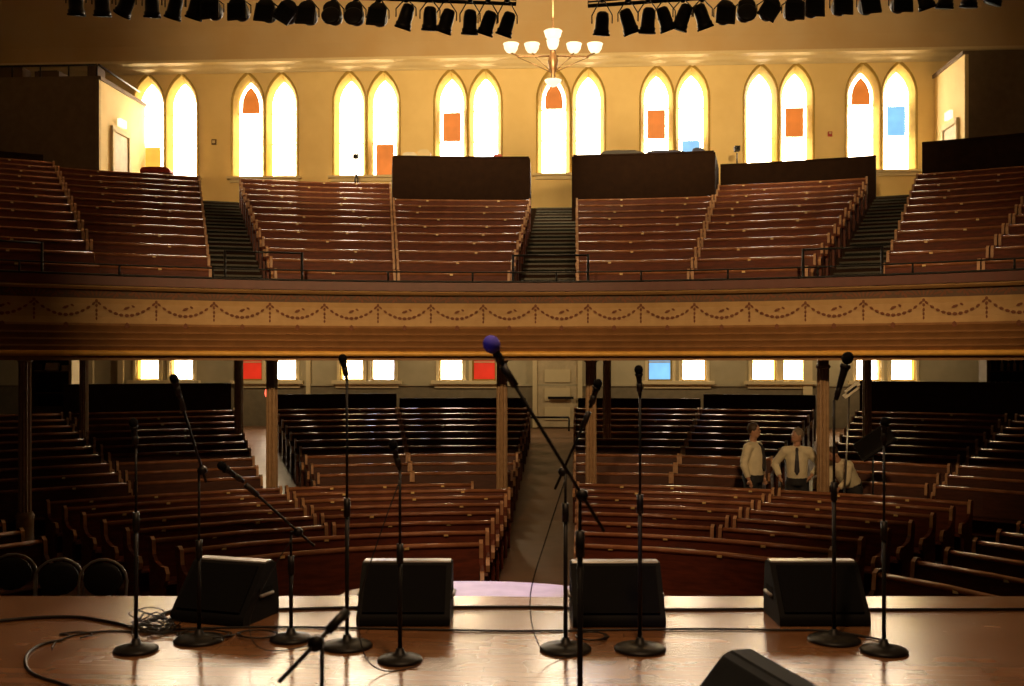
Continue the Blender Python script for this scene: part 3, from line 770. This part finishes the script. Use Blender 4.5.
def lamp(u, vt, vb, kind, side, idx):
    # vt, vb: top and bottom of the body
    vm = (vt+vb)/2; d = 15.6 if 150 < u < 900 else 15.2
    z = None
    p = at(u, vm, d); h = (vb-vt)/F*d
    adj = 'tilted' if kind[0] == 't' else ('round-faced' if kind == 'round' else ('square-fronted' if kind == 'square' else 'upright'))
    root = thing('stage_lamp', p, '%s black stage lamp, %s from the inner end of the %s pipe' % (adj, idx, side), 'stage lamp', 'stage lamps on the %s pipe' % side)
    ang = {'tl': 20, 'tr': -20, 'up': 4, 'tL': 32, 'tR': -32}.get(kind, 0)
    ax = Matrix.Rotation(R(ang), 3, 'Y') @ Matrix.Rotation(R(14), 3, 'X')
    if kind in ('square', 'round', 'diamond'):
        ax = Matrix.Rotation(R({'square': random.choice((-5, 3, 6)), 'round': 0, 'diamond': 32}[kind]), 3, 'Y')
        tx = Matrix.Rotation(R(-90-18), 3, 'X')
        b = MB(); b.lathe([(.07, -.02), (.11, .0), (.125, .05), (.13, .28), (.12, .29)], M['black'], p+ax@Vector((0, .1, 0)), 16, ax@tx@Matrix.Rotation(PI, 3, 'X')); b.build('body', root, p)
        b = MB()
        if kind == 'round': b.lathe([(.125, 0), (.14, .01), (.14, .05), (.12, .06)], M['black'], p+Vector((0, -.18, -.05)), 16, Matrix.Rotation(R(72), 3, 'X'))
        else: b.box(p+Vector((0, -.2, -.03)), (.28, .03, .28), M['black'], ax@Matrix.Rotation(R(-14), 3, 'X')); b.box(p+Vector((0, -.2, -.03)), (.22, .05, .22), M['blackrough'], ax@Matrix.Rotation(R(-14), 3, 'X'))
        b.build('colour_frame', root, p)
        top = p+Vector((0, 0, .13))
    else:
        b = MB(); hh = h/2
        b.lathe([(.05, -hh*1.0), (.06, -hh*.99), (.115, -hh*.97), (.12, -hh*.55), (.105, -hh*.5), (.10, hh*.4), (.085, hh*.85), (.05, hh)][::-1], M['black'], p, 16, ax); b.build('body', root, p)
        b = MB(); b.lathe([(.125, -hh*1.02), (.13, -hh*.98), (.13, -hh*.86), (.118, -hh*.85)], M['blackrough'], p, 14, ax); b.build('colour_frame', root, p)
        b = MB(); b.lathe([(.095, -hh*1.005), (.095, -hh*.98)], M['spark'] if lampspark(u) else M['grille'], p, 14, ax); b.build('lens', root, p)
        top = p+Vector((0, 0, hh*.5))
    # yoke and clamp up to the pipe
    zt = 7.12
    b = MB()
    for s_ in (-1, 1): b.tube([p+Vector((s_*.15, 0, 0)), p+Vector((s_*.15, .0, .12)), Vector((p.x+s_*.03, p.y+.0, max(zt-.05, p.z+.2)))], .01, M['black'], 5)
    b.tube([(p.x, p.y, max(zt-.08, p.z+.18)), (p.x, p.y, max(zt+.05, p.z+.3))], .03, M['black'], 6)
    b.build('yoke', root, p)
def lampspark(u): return int(u) in (126, 175, 406, 997)
left = [(507, 12, 36, 'tl'), (488, 11, 35, 'tl'), (470, 10, 34, 'up'), (446.5, 9, 33, 'tl'), (430, 7, 30, 'up'), (406, 4, 29, 'tl'), (379, 10, 28, 'square'), (356, 9, 27, 'round'), (334, 8, 27, 'round'), (309, 9, 26, 'square'),
        (288, 5, 27, 'diamond'), (268, 6, 24, 'square'), (241, 4, 23, 'square'), (214, 3, 22, 'square'), (196, -5, 19, 'tl'), (175, -5, 19, 'tl'), (152, -6, 17, 'up'), (126, -6, 16, 'tL'), (102, -8, 16, 'up'), (76, -9, 15, 'up')]
right = [(602, 12, 35, 'up'), (628, 9, 34, 'tr'), (648, 8, 33, 'up'), (665, 7, 31, 'tr'), (683, 4, 30, 'tl'), (702, 4, 29, 'tr'), (724, 8, 26, 'square'), (745, 6, 23, 'round'), (767, 3, 23, 'diamond'), (792, 4, 22, 'square'), (812, 1, 19, 'square'),
         (840, -1, 17, 'square'), (867, -2, 16, 'square'), (899, -4, 15, 'square'), (925, -12, 9, 'tr'), (946, -14, 8, 'up'), (970, -15, 7, 'up'), (997, -18, 4, 'tl')]
OR2 = ORD+['fifteenth', 'sixteenth', 'seventeenth', 'eighteenth', 'nineteenth', 'twentieth']
for i, l in enumerate(left): lamp(*l, 'left', OR2[i])
for i, l in enumerate(right): lamp(*l, 'right', OR2[i])

# ------------------------------------------------------------------ chandelier
cp = at(553, 55, 20.0)
root = thing('chandelier', cp, 'bronze chandelier with lit glass bowls hanging before the upper windows', 'chandelier')
b = MB(); b.tube([cp, (cp.x, cp.y, 15.6)], .014, M['bronze'], 6); b.build('rod', root, cp)
b = MB(); b.lathe([(.02, -.5), (.05, -.42), (.03, -.36), (.07, -.28), (.10, -.12), (.07, 0), (.05, .08), (.09, .14), (.03, .2)], M['bronze'], cp, 14); b.build('hub', root, cp)
def bowl(p, r, parent):
    b = MB(); b.lathe([(.02, -.10), (r*.6, -.085), (r*.85, -.03), (r*.95, .04), (r*1.05, .07), (r*1.0, .075), (r*.2, .02)], M['bowl'], p, 16); return b.build('glass_bowl', parent, cp)
for k, (sg, ln, hh) in enumerate(((1, .80, 0), (-1, .80, 0), (1, .40, .0), (-1, .40, .0))):
    dv = Vector((cos(YAW)*sg, sin(YAW)*sg, 0)); e = cp+dv*ln+Vector((0, 0, .02))
    b = MB(); b.tube([cp+Vector((0, 0, -.02)), cp+dv*ln*.4+Vector((0, 0, -.02)), cp+dv*ln*.8+Vector((0, 0, -.03)), e+Vector((0, 0, .02))], .018, M['bronze'], 6)
    b.tube([cp+Vector((0, 0, -.35)), cp+dv*ln*.5+Vector((0, 0, -.16)), cp+dv*ln*.85+Vector((0, 0, -.04))], .008, M['bronze'], 6)
    b.build('arm', root, cp); bowl(e+Vector((0, 0, .12)), .145, root)
bowl(cp+Vector((0, -.12, .17)), .12, root)
bowl(cp+Vector((0, 0, .38)), .17, root); 
b = MB(); b.lathe([(.16, -.02), (.15, -.05), (.09, -.12), (.02, -.15)], M['bowl'], cp+Vector((0, 0, -.46)), 16); b.build('glass_bowl', root, cp)
pl_ = bpy.data.lights.new('chandelier_light', 'POINT'); pl_.energy = 260; pl_.color = (1, .72, .38); pl_.shadow_soft_size = .5
po = bpy.data.objects.new('chandelier_light', pl_); COL.objects.link(po); po.location = cp+Vector((0, 0, .7))

# ------------------------------------------------------------------ stage: microphone stands
def round_base(b, p, r):
    b.lathe([(r, 0), (r, .012), (r*.93, .022), (r*.5, .036), (.03, .045), (.022, .07), (.016, .075)], M['black'], p, 32)
def stand(u, v, r, zlow, zup, label, boom=None, mic=None, d=None, tri=False, clutchz=None):
    p = onz(u, v, 0) if d is None else None
    if p is None:
        q = ray(u, 363); p = CAM+q*d; p.z = 0
    p.z = 0
    root = thing('microphone_stand', p, label, 'microphone stand', 'microphone stands on the stage')
    if tri:
        for k in range(3):
            a = k*2*PI/3+.4; b = MB(); b.tube([p+Vector((.33*cos(a), .33*sin(a), .012)), p+Vector((.02*cos(a), .02*sin(a), .26))], .011, M['black'], 8); b.build('leg', root, p)
    else:
        b = MB(); round_base(b, p, r); b.build('base', root, p)
    b = MB(); b.tube([p+Vector((0, 0, .06)), p+Vector((0, 0, zlow))], .0125, M['black'], 10); b.build('pole', root, p)
    b = MB(); b.tube([p+Vector((0, 0, zlow-.05)), p+Vector((0, 0, zlow+.06))], .02, M['black'], 12); b.build('grip_clutch', root, p)
    b = MB(); b.tube([p+Vector((0, 0, zlow)), p+Vector((0, 0, zup))], .008, M['black'], 8); b.build('upper_tube', root, p)
    top = p+Vector((0, 0, zup))
    if boom:
        a, c_ = boom    # end points
        b = MB(); b.tube([a, c_], .008, M['black'], 8)
        dr = (c_-a).normalized(); b.tube([c_-dr*.10, c_], .017, M['rubber'], 10); b.build('boom_arm', root, p)
        # nearest point of the boom to the top
        tt = max(0, min(1, (top-a).dot(c_-a)/(c_-a).length_squared)); k = a+(c_-a)*tt
        b = MB(); b.tube([k-Vector((0, .02, 0)), k+Vector((0, .02, 0))], .026, M['black'], 12); b.tube([top, k], .012, M['black'], 8); b.build('boom_clutch', root, p)
    return p, top
def microphone(tip, tail, label, foam=None, s=1.0):
    dr = (tip-tail).normalized(); ax = dr.to_track_quat('Z', 'Y').to_matrix(); L = (tip-tail).length
    root = thing('microphone', tail, label, 'microphone', 'microphones on the stage')
    b = MB(); b.lathe([(.009*s, 0), (.011*s, .01), (.017*s, L*.6), (.021*s, L*.72)], M['black'], tail, 14, ax); b.build('handle', root, tail)
    hr = .040 if foam else .026
    b = MB(); b.ell(tip-dr*hr*.9*s, (hr*s, hr*s, hr*1.12*s), foam or M['grille'], 16, 10, ax); b.build('windscreen' if foam else 'grille', root, tail)
    b = MB(); b.lathe([(.022*s, L*.68), (.025*s, L*.72), (.022*s, L*.76)], M['black'], tail, 14, ax); b.build('collar', root, tail)
    b = MB(); b.tube([tail+dr*.03, tail+dr*.08], .018, M['rubber'], 10); b.build('clip', root, tail)
def zat(v, d): return 1.68+(363-v)/F*d
def dep(p):
    q = p-CAM; return -q.x*sin(YAW)+q.y*cos(YAW)
def pt(u, v, d, dd=0): return at(u, v, d+dd)
GR = 'grey '
# 1 straight stand, far left
d = dep(onz(136, 651, 0)); p, top = stand(136, 651, .127, .75, zat(448, d), 'straight black round-base microphone stand, leftmost on the stage')
microphone(pt(133, 419, d, -.06), top, 'black microphone on the leftmost straight stand')
# 2 boom stand by the left monitor
d = dep(onz(199, 641, 0)); p, top = stand(199, 641, .15, .55, zat(470, d), 'tall black round-base stand before the leftmost monitor speaker, boom raised', boom=(pt(206, 482, d, .03), pt(179, 395, d, -.25)))
microphone(pt(173, 375, d, -.33), pt(180, 398, d, -.25), 'black microphone high on the boom before the leftmost monitor speaker')
# 3 short boom stand
d = dep(onz(291, 640, 0)); p, top = stand(291, 640, .127, .45, zat(533, d), 'short black round-base stand with a boom slanting down to the right', boom=(pt(314, 546, d, .05), pt(246, 485, d, -.3)))
microphone(pt(219, 464, d, -.42), pt(244, 482, d, -.3), 'dark microphone tilted on the slanting boom of the short stand')
# 4 tall straight stand
d = dep(onz(347, 647, 0)); p, top = stand(347, 647, .15, .82, zat(380, d), 'tallest straight black stand, just left of the second monitor speaker')
microphone(pt(342, 355, d, -.05), top, 'microphone on the tallest straight stand left of the second monitor speaker')
# 5 straight stand in front of second monitor
d = dep(onz(400, 661, 0)); p, top = stand(400, 661, .127, .60, zat(470, d), 'straight black round-base stand before the second monitor speaker')
microphone(pt(392, 441, d, -.07), top, 'black microphone on the stand before the second monitor speaker')
# 6 nearest low tripod boom
d = 3.6; p, top = stand(322, 0, .1, .35, zat(648, d), 'low black tripod boom stand nearest the viewer, cut by the frame', boom=(pt(279, 682, d, -.1), pt(347, 611, d, .1)), d=d, tri=True)
# 7 round-base stand behind the near boom
d = dep(onz(566, 650, 0)); p, top = stand(565.5, 650, .152, .8, zat(474, d), 'round-base stand right of the pale stage lip with a steep raised boom', boom=(pt(555, 489, d, .05), pt(589, 412, d, -.1)))
microphone(pt(599, 380, d, -.15), pt(590, 408, d, -.1), 'black microphone on the steep boom right of the pale stage lip')
# 8 near boom stand with blue foam
d = 4.5; p, top = stand(580, 0, .15, .9, zat(497, d), 'near black stand with a long boom rising left to a blue foam microphone', boom=(pt(604, 531, d, .05), pt(503, 366, d, -.15)), d=d)
microphone(pt(488, 338, d, -.18), pt(504, 367, d, -.14), 'microphone with a blue foam windscreen at the centre', foam=M['blue'], s=.9)
# 9 straight stand before third monitor
d = dep(onz(640, 650, 0)); p, top = stand(640, 650, .152, .85, zat(396, d), 'straight black round-base stand before the third monitor speaker')
microphone(pt(638.5, 366, d, -.05), top, 'black microphone on the stand before the third monitor speaker')
# 10 tall stand before fourth monitor
d = dep(onz(834, 641, 0)); p, top = stand(834, 641, .157, .9, zat(400, d), 'thick straight black stand before the fourth monitor speaker')
microphone(pt(849, 353, d, -.05), top+Vector((.01, 0, 0)), 'large black microphone leaning right on the stand before the fourth monitor speaker', s=1.35)
# 11 rightmost straight
d = dep(onz(884, 652, 0)); p, top = stand(884, 652, .137, .70, zat(445, d), 'straight black round-base stand, rightmost on the stage')
microphone(pt(885, 418, d, -.05), top, 'black microphone on the rightmost straight stand')

# monitor wedges
WP = [(0, 0), (0, .055), (.25, .345), (.28, .36), (.37, .36), (.40, .345), (.44, .12), (.44, 0)]
def monitor(p, rz, wd, label, sc=1.0, edgew=True):
    root = thing('monitor_speaker', p, label, 'speaker', 'monitor speakers on the stage')
    Rz = Matrix.Rotation(rz, 3, 'Z'); P = Vector(p)
    fn = lambda a, h, t: P+Rz@Vector((t, a*sc, h*sc))
    b = MB(); b.prism(WP, fn, -wd/2, wd/2, M['blackrough']); cab = b.build('cabinet', root, p)
    bv = cab.modifiers.new('bevel', 'BEVEL'); bv.width = .018; bv.segments = 3
    b = MB()   # grille on the sloped baffle
    gx = wd/2-.035
    vs = [fn(.02, .085, -gx), fn(.02, .085, gx), fn(.242, .342, gx), fn(.242, .342, -gx)]
    nrm = (Rz@Vector((0, -.77, .63)))*.012
    b.add([v_ for v_ in vs]+[v_+nrm for v_ in vs], [(0, 1, 2, 3), (4, 5, 6, 7), (0, 1, 5, 4), (1, 2, 6, 5), (2, 3, 7, 6), (3, 0, 4, 7)], M['grille']); b.build('grille', root, p)
    b = MB(); b.prism([(.275, .355), (.285, .368), (.375, .368), (.385, .355)], fn, -wd/2+.012, wd/2-.012, M['edge'] if edgew else M['blackrough']); b.build('top_strip', root, p)
    for s_ in (-1, 1):
        b = MB(); x = s_*(wd/2+.001)
        b.tube([fn(.20, .16, x), fn(.20, .16, x+s_*.012), fn(.34, .16, x+s_*.012), fn(.34, .16, x)], .012, M['edge'], 8)
        b.prism([(.19, .13), (.19, .21), (.35, .21), (.35, .13)], lambda a, h, t: fn(a, h, t), x-.002, x+.004, M['grille']); b.build('handle', root, p)
def corners(ul, vl, ur, vr):
    a, c_ = onz(ul, vl, 0), onz(ur, vr, 0); m = (a+c_)/2; dd = c_-a
    return m, math.atan2(dd.y, dd.x), dd.length
m_, rz, wd = corners(170, 621.5, 243, 628); monitor(m_, rz, wd, 'black wedge monitor speaker, leftmost, turned slightly inward')
m_, rz, wd = corners(356, 627, 450, 627); monitor(m_, rz, .595, 'black wedge monitor speaker left of the pale stage lip')
m_, rz, wd = corners(573, 628, 666, 628); monitor(m_, rz, .59, 'black wedge monitor speaker right of the pale stage lip')
m_, rz, wd = corners(780, 627, 871, 627); monitor(m_, rz, wd, 'black wedge monitor speaker, rightmost of the row, side handle showing')
monitor(Vector((*at(757, 660, 4.35).xy, 0))+Vector((-.25, .0, 0)), R(-72), .6, 'black wedge monitor speaker nearest the viewer, cut by the frame', 1.06, False)

# cables on the stage
def cable(pts, r, label, z=None, nm='cable'):
    P = []
    pts = [Vector(p) for p in pts]
    for i in range(len(pts)-1):          # catmull-rom
        a, b_, c_, d_ = pts[max(i-1, 0)], pts[i], pts[i+1], pts[min(i+2, len(pts)-1)]
        for j in range(6):
            t = j/6; P.append(.5*((2*b_)+(c_-a)*t+(2*a-5*b_+4*c_-d_)*t*t+(3*b_-a-3*c_+d_)*t**3))
    P.append(pts[-1])
    b = MB(); b.tube(P, r, M['rubber'], 6); return tag(b.build(nm, None, P[0]), label, 'cable', 'cables on the stage floor')
def gz(pp, r=.008): return [onz(u, v, r) for u, v in pp]
cable(gz([(-20, 623), (30, 618), (75, 617), (110, 622), (135, 628)], .011), .011, 'thick black cable arcing in from the left edge of the stage')
cable(gz([(150, 620), (172, 611), (205, 609), (290, 609), (350, 607.5), (460, 607), (540, 607), (600, 608.5), (700, 609.5), (800, 608.5), (900, 609.5), (1060, 609)], .010), .010, 'long black cable along the front edge of the stage')
cable(gz([(140, 630), (210, 628), (270, 627), (350, 628), (450, 630), (520, 631), (600, 630), (700, 629), (780, 630), (830, 631), (882, 640)], .008), .007, 'thin black cable running behind the stands across the stage')
cable(gz([(60, 640), (80, 634), (110, 631), (150, 632), (190, 633)], .006), .006, 'thin cable curving left of the leftmost stand')
cable(gz([(52, 648), (56, 642), (70, 636), (60, 634), (78, 632), (92, 634), (80, 638)], .006), .005, 'small cable loop at the left of the stage')
cable(gz([(62, 640), (40, 645), (27, 655), (27, 668), (40, 677), (66, 685), (100, 700)], .009), .009, 'black cable leaving the bottom left corner of the stage')
for k in range(9):
    cu, cv_ = 152+random.uniform(-10, 12), 627+random.uniform(-8, 8); pp = []
    for j in range(12):
        a = j*.8+k; pp.append(onz(cu+20*cos(a)*random.uniform(.6, 1.2), cv_+6*sin(a)*random.uniform(.6, 1.2), .006)+Vector((0, 0, random.uniform(0, .045))))
    cable(pp, .004, 'thin black cable in the tangled heap beside the leftmost monitor speaker')
for (cu, cv_, w_, words) in ((592, 636, 17, 'behind the stand right of the pale lip'), (205, 634, 30, 'before the leftmost monitor speaker'), (258, 634, 22, 'right of the leftmost monitor speaker')):
    pp = [onz(cu+w_*cos(j*.6)*(1-.01*j), cv_+4*sin(j*.6), .006+.0012*j) for j in range(24)]
    cable(pp, .005, 'coiled black cable '+words)
for (u0, v0, u1, v1, words, dd) in ((565, 480, 566, 645, 'the stand right of the pale lip', 6.1), (291, 540, 285, 641, 'the short boom stand', 6.25), (400, 480, 396, 655, 'the stand before the second monitor', 5.85)):
    a = pt(u0, v0, dd, -.03); e = pt(u1, v1, dd, -.1); e.z = .01
    cable([a, (a*.7+e*.3)+Vector((-.10, -.05, 0)), (a*.4+e*.6)+Vector((-.20, -.06, -.05)), (a*.12+e*.88)+Vector((-.16, -.1, -.02)), e+Vector((-.05, -.06, 0)), e+Vector((.12, .05, 0))], .0035, 'thin cable drooping from '+words)

# ------------------------------------------------------------------ dark chairs left of the front pews
def chair(u, v, z, label, rz):
    p = onz(u, v, z); p.z = -1.2; root = thing('banquet_chair', p, label, 'chair', 'dark chairs by the stage')
    Rz = Matrix.Rotation(rz, 3, 'Z'); T = lambda x, y, h: p+Rz@Vector((x, y, h))
    for sx in (-1, 1):
        for sy in (-1, 1):
            b = MB(); b.tube([T(sx*.21, sy*.2, 0), T(sx*.2, sy*.19, .45 if sy < 0 else .5)], .012, M['black'], 6); b.build('leg', root, p)
    b = MB(); b.ell(T(0, 0, .46), (.24, .23, .05), M['rubber'], 16, 6, Rz); b.build('seat', root, p)
    b = MB(); pts = [T(-.22, .2, .45)]+[T(-.23*cos(R(a)), .24, .70+.22*sin(R(a))) for a in range(0, 181, 20)]+[T(.22, .2, .45)]
    b.tube(pts, .014, M['edge'], 6); b.build('back_frame', root, p)
    b = MB(); b.ell(T(0, .235, .72), (.19, .03, .17), M['rubber'], 16, 8, Rz); b.build('backrest', root, p)
chair(12, 558, -.28, 'dark round-backed chair at the far left below the stage', .5)
chair(56, 563, -.28, 'dark round-backed chair between the far left chair and the pew ends', .35)
chair(97, 566, -.30, 'dark round-backed chair nearest the left pew ends', .2)
b = MB()

# ------------------------------------------------------------------ people under the balcony
def person(x, y, rz, h, label, hair, lean=0, armL=None, armR=None, headturn=0, tie=True):
    z0 = flz(x, y)
    root = thing('person', (x, y, z0), label, 'person')
    Rz = Matrix.Rotation(rz, 3, 'Z'); s = h/1.8
    def up(v):     # lean the upper body forward about the hips
        v = Vector(v)
        if v.z > .95:
            q = Matrix.Rotation(lean, 3, 'X')@(v-Vector((0, 0, .95))); v = Vector((0, 0, .95))+q
        return v
    T = lambda v: Vector((x, y, z0))+Rz@(up(v)*s)      # faces -Y locally
    J = lambda *v: T(v)
    aL = armL or ((.18, 0, 1.42), (.25, .03, 1.15), (.25, -.06, .92)); aR = armR or ((-.18, 0, 1.42), (-.27, .03, 1.17), (-.27, -.06, .92))
    b = MB(); m = M['skin']
    hc = J(0, -.02, 1.68); HR = Rz@Matrix.Rotation(headturn, 3, 'Z')@Matrix.Rotation(lean*.7, 3, 'X')
    b.ell(hc, (.076*s, .095*s, .115*s), m, 18, 12, HR); b.ell(hc+HR@Vector((0, -.03, -.06)), (.055*s, .065*s, .06*s), m, 14, 8, HR)
    b.ell(hc+HR@Vector((0, -.10, -.012)), (.013, .02, .026), m, 8, 6, HR)
    for sx in (-1, 1): b.ell(hc+HR@Vector((sx*.078, .005, -.01)), (.012, .02, .032), m, 8, 6, HR)
    b.tube([J(0, 0, 1.45), J(0, -.005, 1.62)], [.062*s, .055*s], m, 12)
    b.tube([J(0, 0, .93), J(0, 0, 1.1), J(0, 0, 1.3), J(0, .0, 1.46)], [.135*s, .13*s, .15*s, .10*s], m, 14)
    for arm in (aL, aR):
        b.tube([J(*arm[0]), J(*arm[1])], [.052*s, .042*s], m, 10); b.tube([J(*arm[1]), J(*arm[2])], [.042*s, .028*s], m, 10); b.ell(J(*arm[0]), (.06, .06, .06), m)
        e = T(arm[2]); dr = (T(arm[2])-T(arm[1])).normalized(); sd = dr.cross(Rz@Vector((1, 0, 0))).normalized()
        b.ell(e+dr*.045, (.036, .036, .036), m, 10, 6); 
        for k in range(4):
            o_ = e+dr*.06+sd*(-.027+.018*k); ln = (.07, .08, .075, .058)[k]; b.tube([o_, o_+dr*ln*.6, o_+dr*ln+Rz@Vector((0, -.012, 0))], [.009, .0085, .007], m, 6)
        o_ = e+dr*.02-sd*.03; b.tube([o_, o_-sd*.025+dr*.03, o_-sd*.028+dr*.055], [.011, .010, .008], m, 6)
    for sx in (-1, 1): b.tube([J(sx*.09, 0, .94), J(sx*.11, -.01, .5), J(sx*.12, 0, .09)], [.085*s, .06*s, .04*s], m, 12); b.ell(J(sx*.12, -.05, .05), (.045, .12, .045), m, 12, 6, Rz)
    o = b.build('body', root, root.location); md = o.modifiers.new('rm', 'REMESH'); md.mode = 'VOXEL'; md.voxel_size = .011; md.use_smooth_shade = True
    # hair
    b = MB(); b.ell(hc+HR@Vector((0, .02, .03)), (.088*s, .098*s, .105*s), hair, 16, 10, HR); b.build('hair', root, root.location)
    for sx in (-1, 1):
        b = MB(); b.ell(hc+HR@Vector((sx*.03, -.086, .012)), (.012, .01, .008), M['rubber'], 8, 6, HR); b.build('eye', root, root.location)
    b = MB(); b.ell(hc+HR@Vector((0, -.092, -.062)), (.024, .01, .006), M['redplain'], 8, 6, HR); b.build('mouth', root, root.location)
    # shirt
    b = MB(); m = M['shirt']
    b.tube([J(0, 0, .96), J(0, -.01, 1.08), J(0, 0, 1.28), J(0, .0, 1.42), J(0, 0, 1.50)], [.165*s, .17*s, .18*s, .15*s, .07*s], m, 16)
    for arm in (aL, aR): b.ell(J(*arm[0]), (.085, .085, .08), m, 10, 8); b.tube([J(0, 0, 1.42), J(*arm[0])], [.10*s, .08*s], m, 12); b.tube([J(*arm[0]), J(*arm[1])], [.075*s, .066*s], m, 12); b.tube([J(*arm[1]), J(*(Vector(arm[1])*.15+Vector(arm[2])*.85))], [.066*s, .046*s], m, 12)
    o = b.build('shirt', root, root.location); md = o.modifiers.new('rm', 'REMESH'); md.mode = 'VOXEL'; md.voxel_size = .016; md.use_smooth_shade = True
    b = MB(); m = M['trouser']
    b.tube([J(0, 0, .86), J(0, 0, 1.0)], [.165*s, .17*s], m, 16)
    for sx in (-1, 1): b.tube([J(sx*.085, 0, .92), J(sx*.11, -.01, .5), J(sx*.12, 0, .08)], [.115*s, .085*s, .068*s], m, 12)
    o = b.build('trousers', root, root.location); md = o.modifiers.new('rm', 'REMESH'); md.mode = 'VOXEL'; md.voxel_size = .018; md.use_smooth_shade = True
    for sx in (-1, 1):
        b = MB(); b.ell(J(sx*.12, -.05, .055), (.055, .145, .055), M['rubber'], 12, 6, Rz); b.build('shoe', root, root.location)
    if tie:
        b = MB(); rows_ = [(.018, -.115, 1.485), (.026, -.155, 1.45), (.022, -.175, 1.42), (.032, -.205, 1.28), (.042, -.205, 1.10), (.006, -.205, 1.04)]
        pts = [J(sg_*w_, y_, z_) for w_, y_, z_ in rows_ for sg_ in (-1, 1)]; bk = [q+Rz@Vector((0, .03, 0)) for q in pts]; nn = len(pts)
        b.add(pts+bk, [(2*i, 2*i+1, 2*i+3, 2*i+2) for i in range(5)]+[(nn+2*i, nn+2*i+2, nn+2*i+3, nn+2*i+1) for i in range(5)]+[(2*i, 2*i+2, nn+2*i+2, nn+2*i) for i in range(5)]+[(2*i+1, nn+2*i+1, nn+2*i+3, 2*i+3) for i in range(5)], M['tie']); b.build('necktie', root, root.location)
    return root
q = at(753, 500, 17.5); person(q.x, q.y, R(55), 1.88, 'man in a white shirt and dark tie, standing left, looking aside', M['hair'], 0, headturn=R(10))
q = at(797, 500, 17.4); person(q.x, q.y, R(-12), 1.80, 'balding man in a white shirt and tie facing the stage, hands at his waist', M['greyhair'], 0, headturn=R(-55),
       armL=((.19, 0, 1.42), (.37, .06, 1.2), (.22, -.12, 1.02)), armR=((-.19, 0, 1.42), (-.36, .05, 1.2), (-.27, -.10, .98)))
q = at(853, 500, 17.15); person(q.x, q.y, R(-60), 1.68, 'person in a white shirt bending forward behind the column', M['hair'], R(38), tie=False,
       armL=((.19, 0, 1.42), (.22, -.22, 1.25), (.18, -.42, 1.25)), armR=((-.19, 0, 1.42), (-.22, -.2, 1.22), (-.18, -.42, 1.2)))
# lamp stand and music stand beside the bending person
p = at(843, 500, 16.5); p.z = flz(p.x, p.y)
root = thing('light_stand', p, 'slim tripod stand with a bright metal reflector beside the column', 'light stand')
zt = zat(392, 16.55)
for k in range(3):
    a = k*2*PI/3; b = MB(); b.tube([p+Vector((.12*cos(a), .12*sin(a), 0)), p+Vector((0, 0, .8))], .012, M['silver'], 6); b.build('leg', root, p)
b = MB(); b.tube([p+Vector((0, 0, .3)), (p.x+.1, p.y, zt)], .015, M['silver'], 8); b.build('pole', root, p)
b = MB()
for dz, dx in ((0, .1), (.07, .13)): b.box((p.x+dx, p.y-.05, zt+dz), (.26, .05, .07), M['white'], Matrix.Rotation(R(-38), 3, 'Y'))
b.build('reflector', root, p)
p = at(873, 500, 16.6); p.z = flz(p.x, p.y); root = thing('music_stand', p, 'black music stand with a tilted desk right of the bending person', 'music stand')
zt = zat(441, 16.6); 
for k in range(3):
    a = k*2*PI/3; b = MB(); b.tube([p+Vector((.3*cos(a), .3*sin(a), 0)), p+Vector((0, 0, .3))], .012, M['black'], 6); b.build('leg', root, p)
b = MB(); b.tube([p+Vector((0, 0, .25)), (p.x, p.y, zt)], .015, M['black'], 8); b.build('pole', root, p)
b = MB(); rot = Matrix.Rotation(R(-35), 3, 'Y')@Matrix.Rotation(R(25), 3, 'X'); b.box((p.x, p.y-.05, zt), (.62, .03, .34), M['rubber'], rot); b.box(Vector((p.x, p.y-.09, zt))+rot@Vector((0, 0, -.17)), (.62, .09, .03), M['rubber'], rot); b.build('desk', root, p)
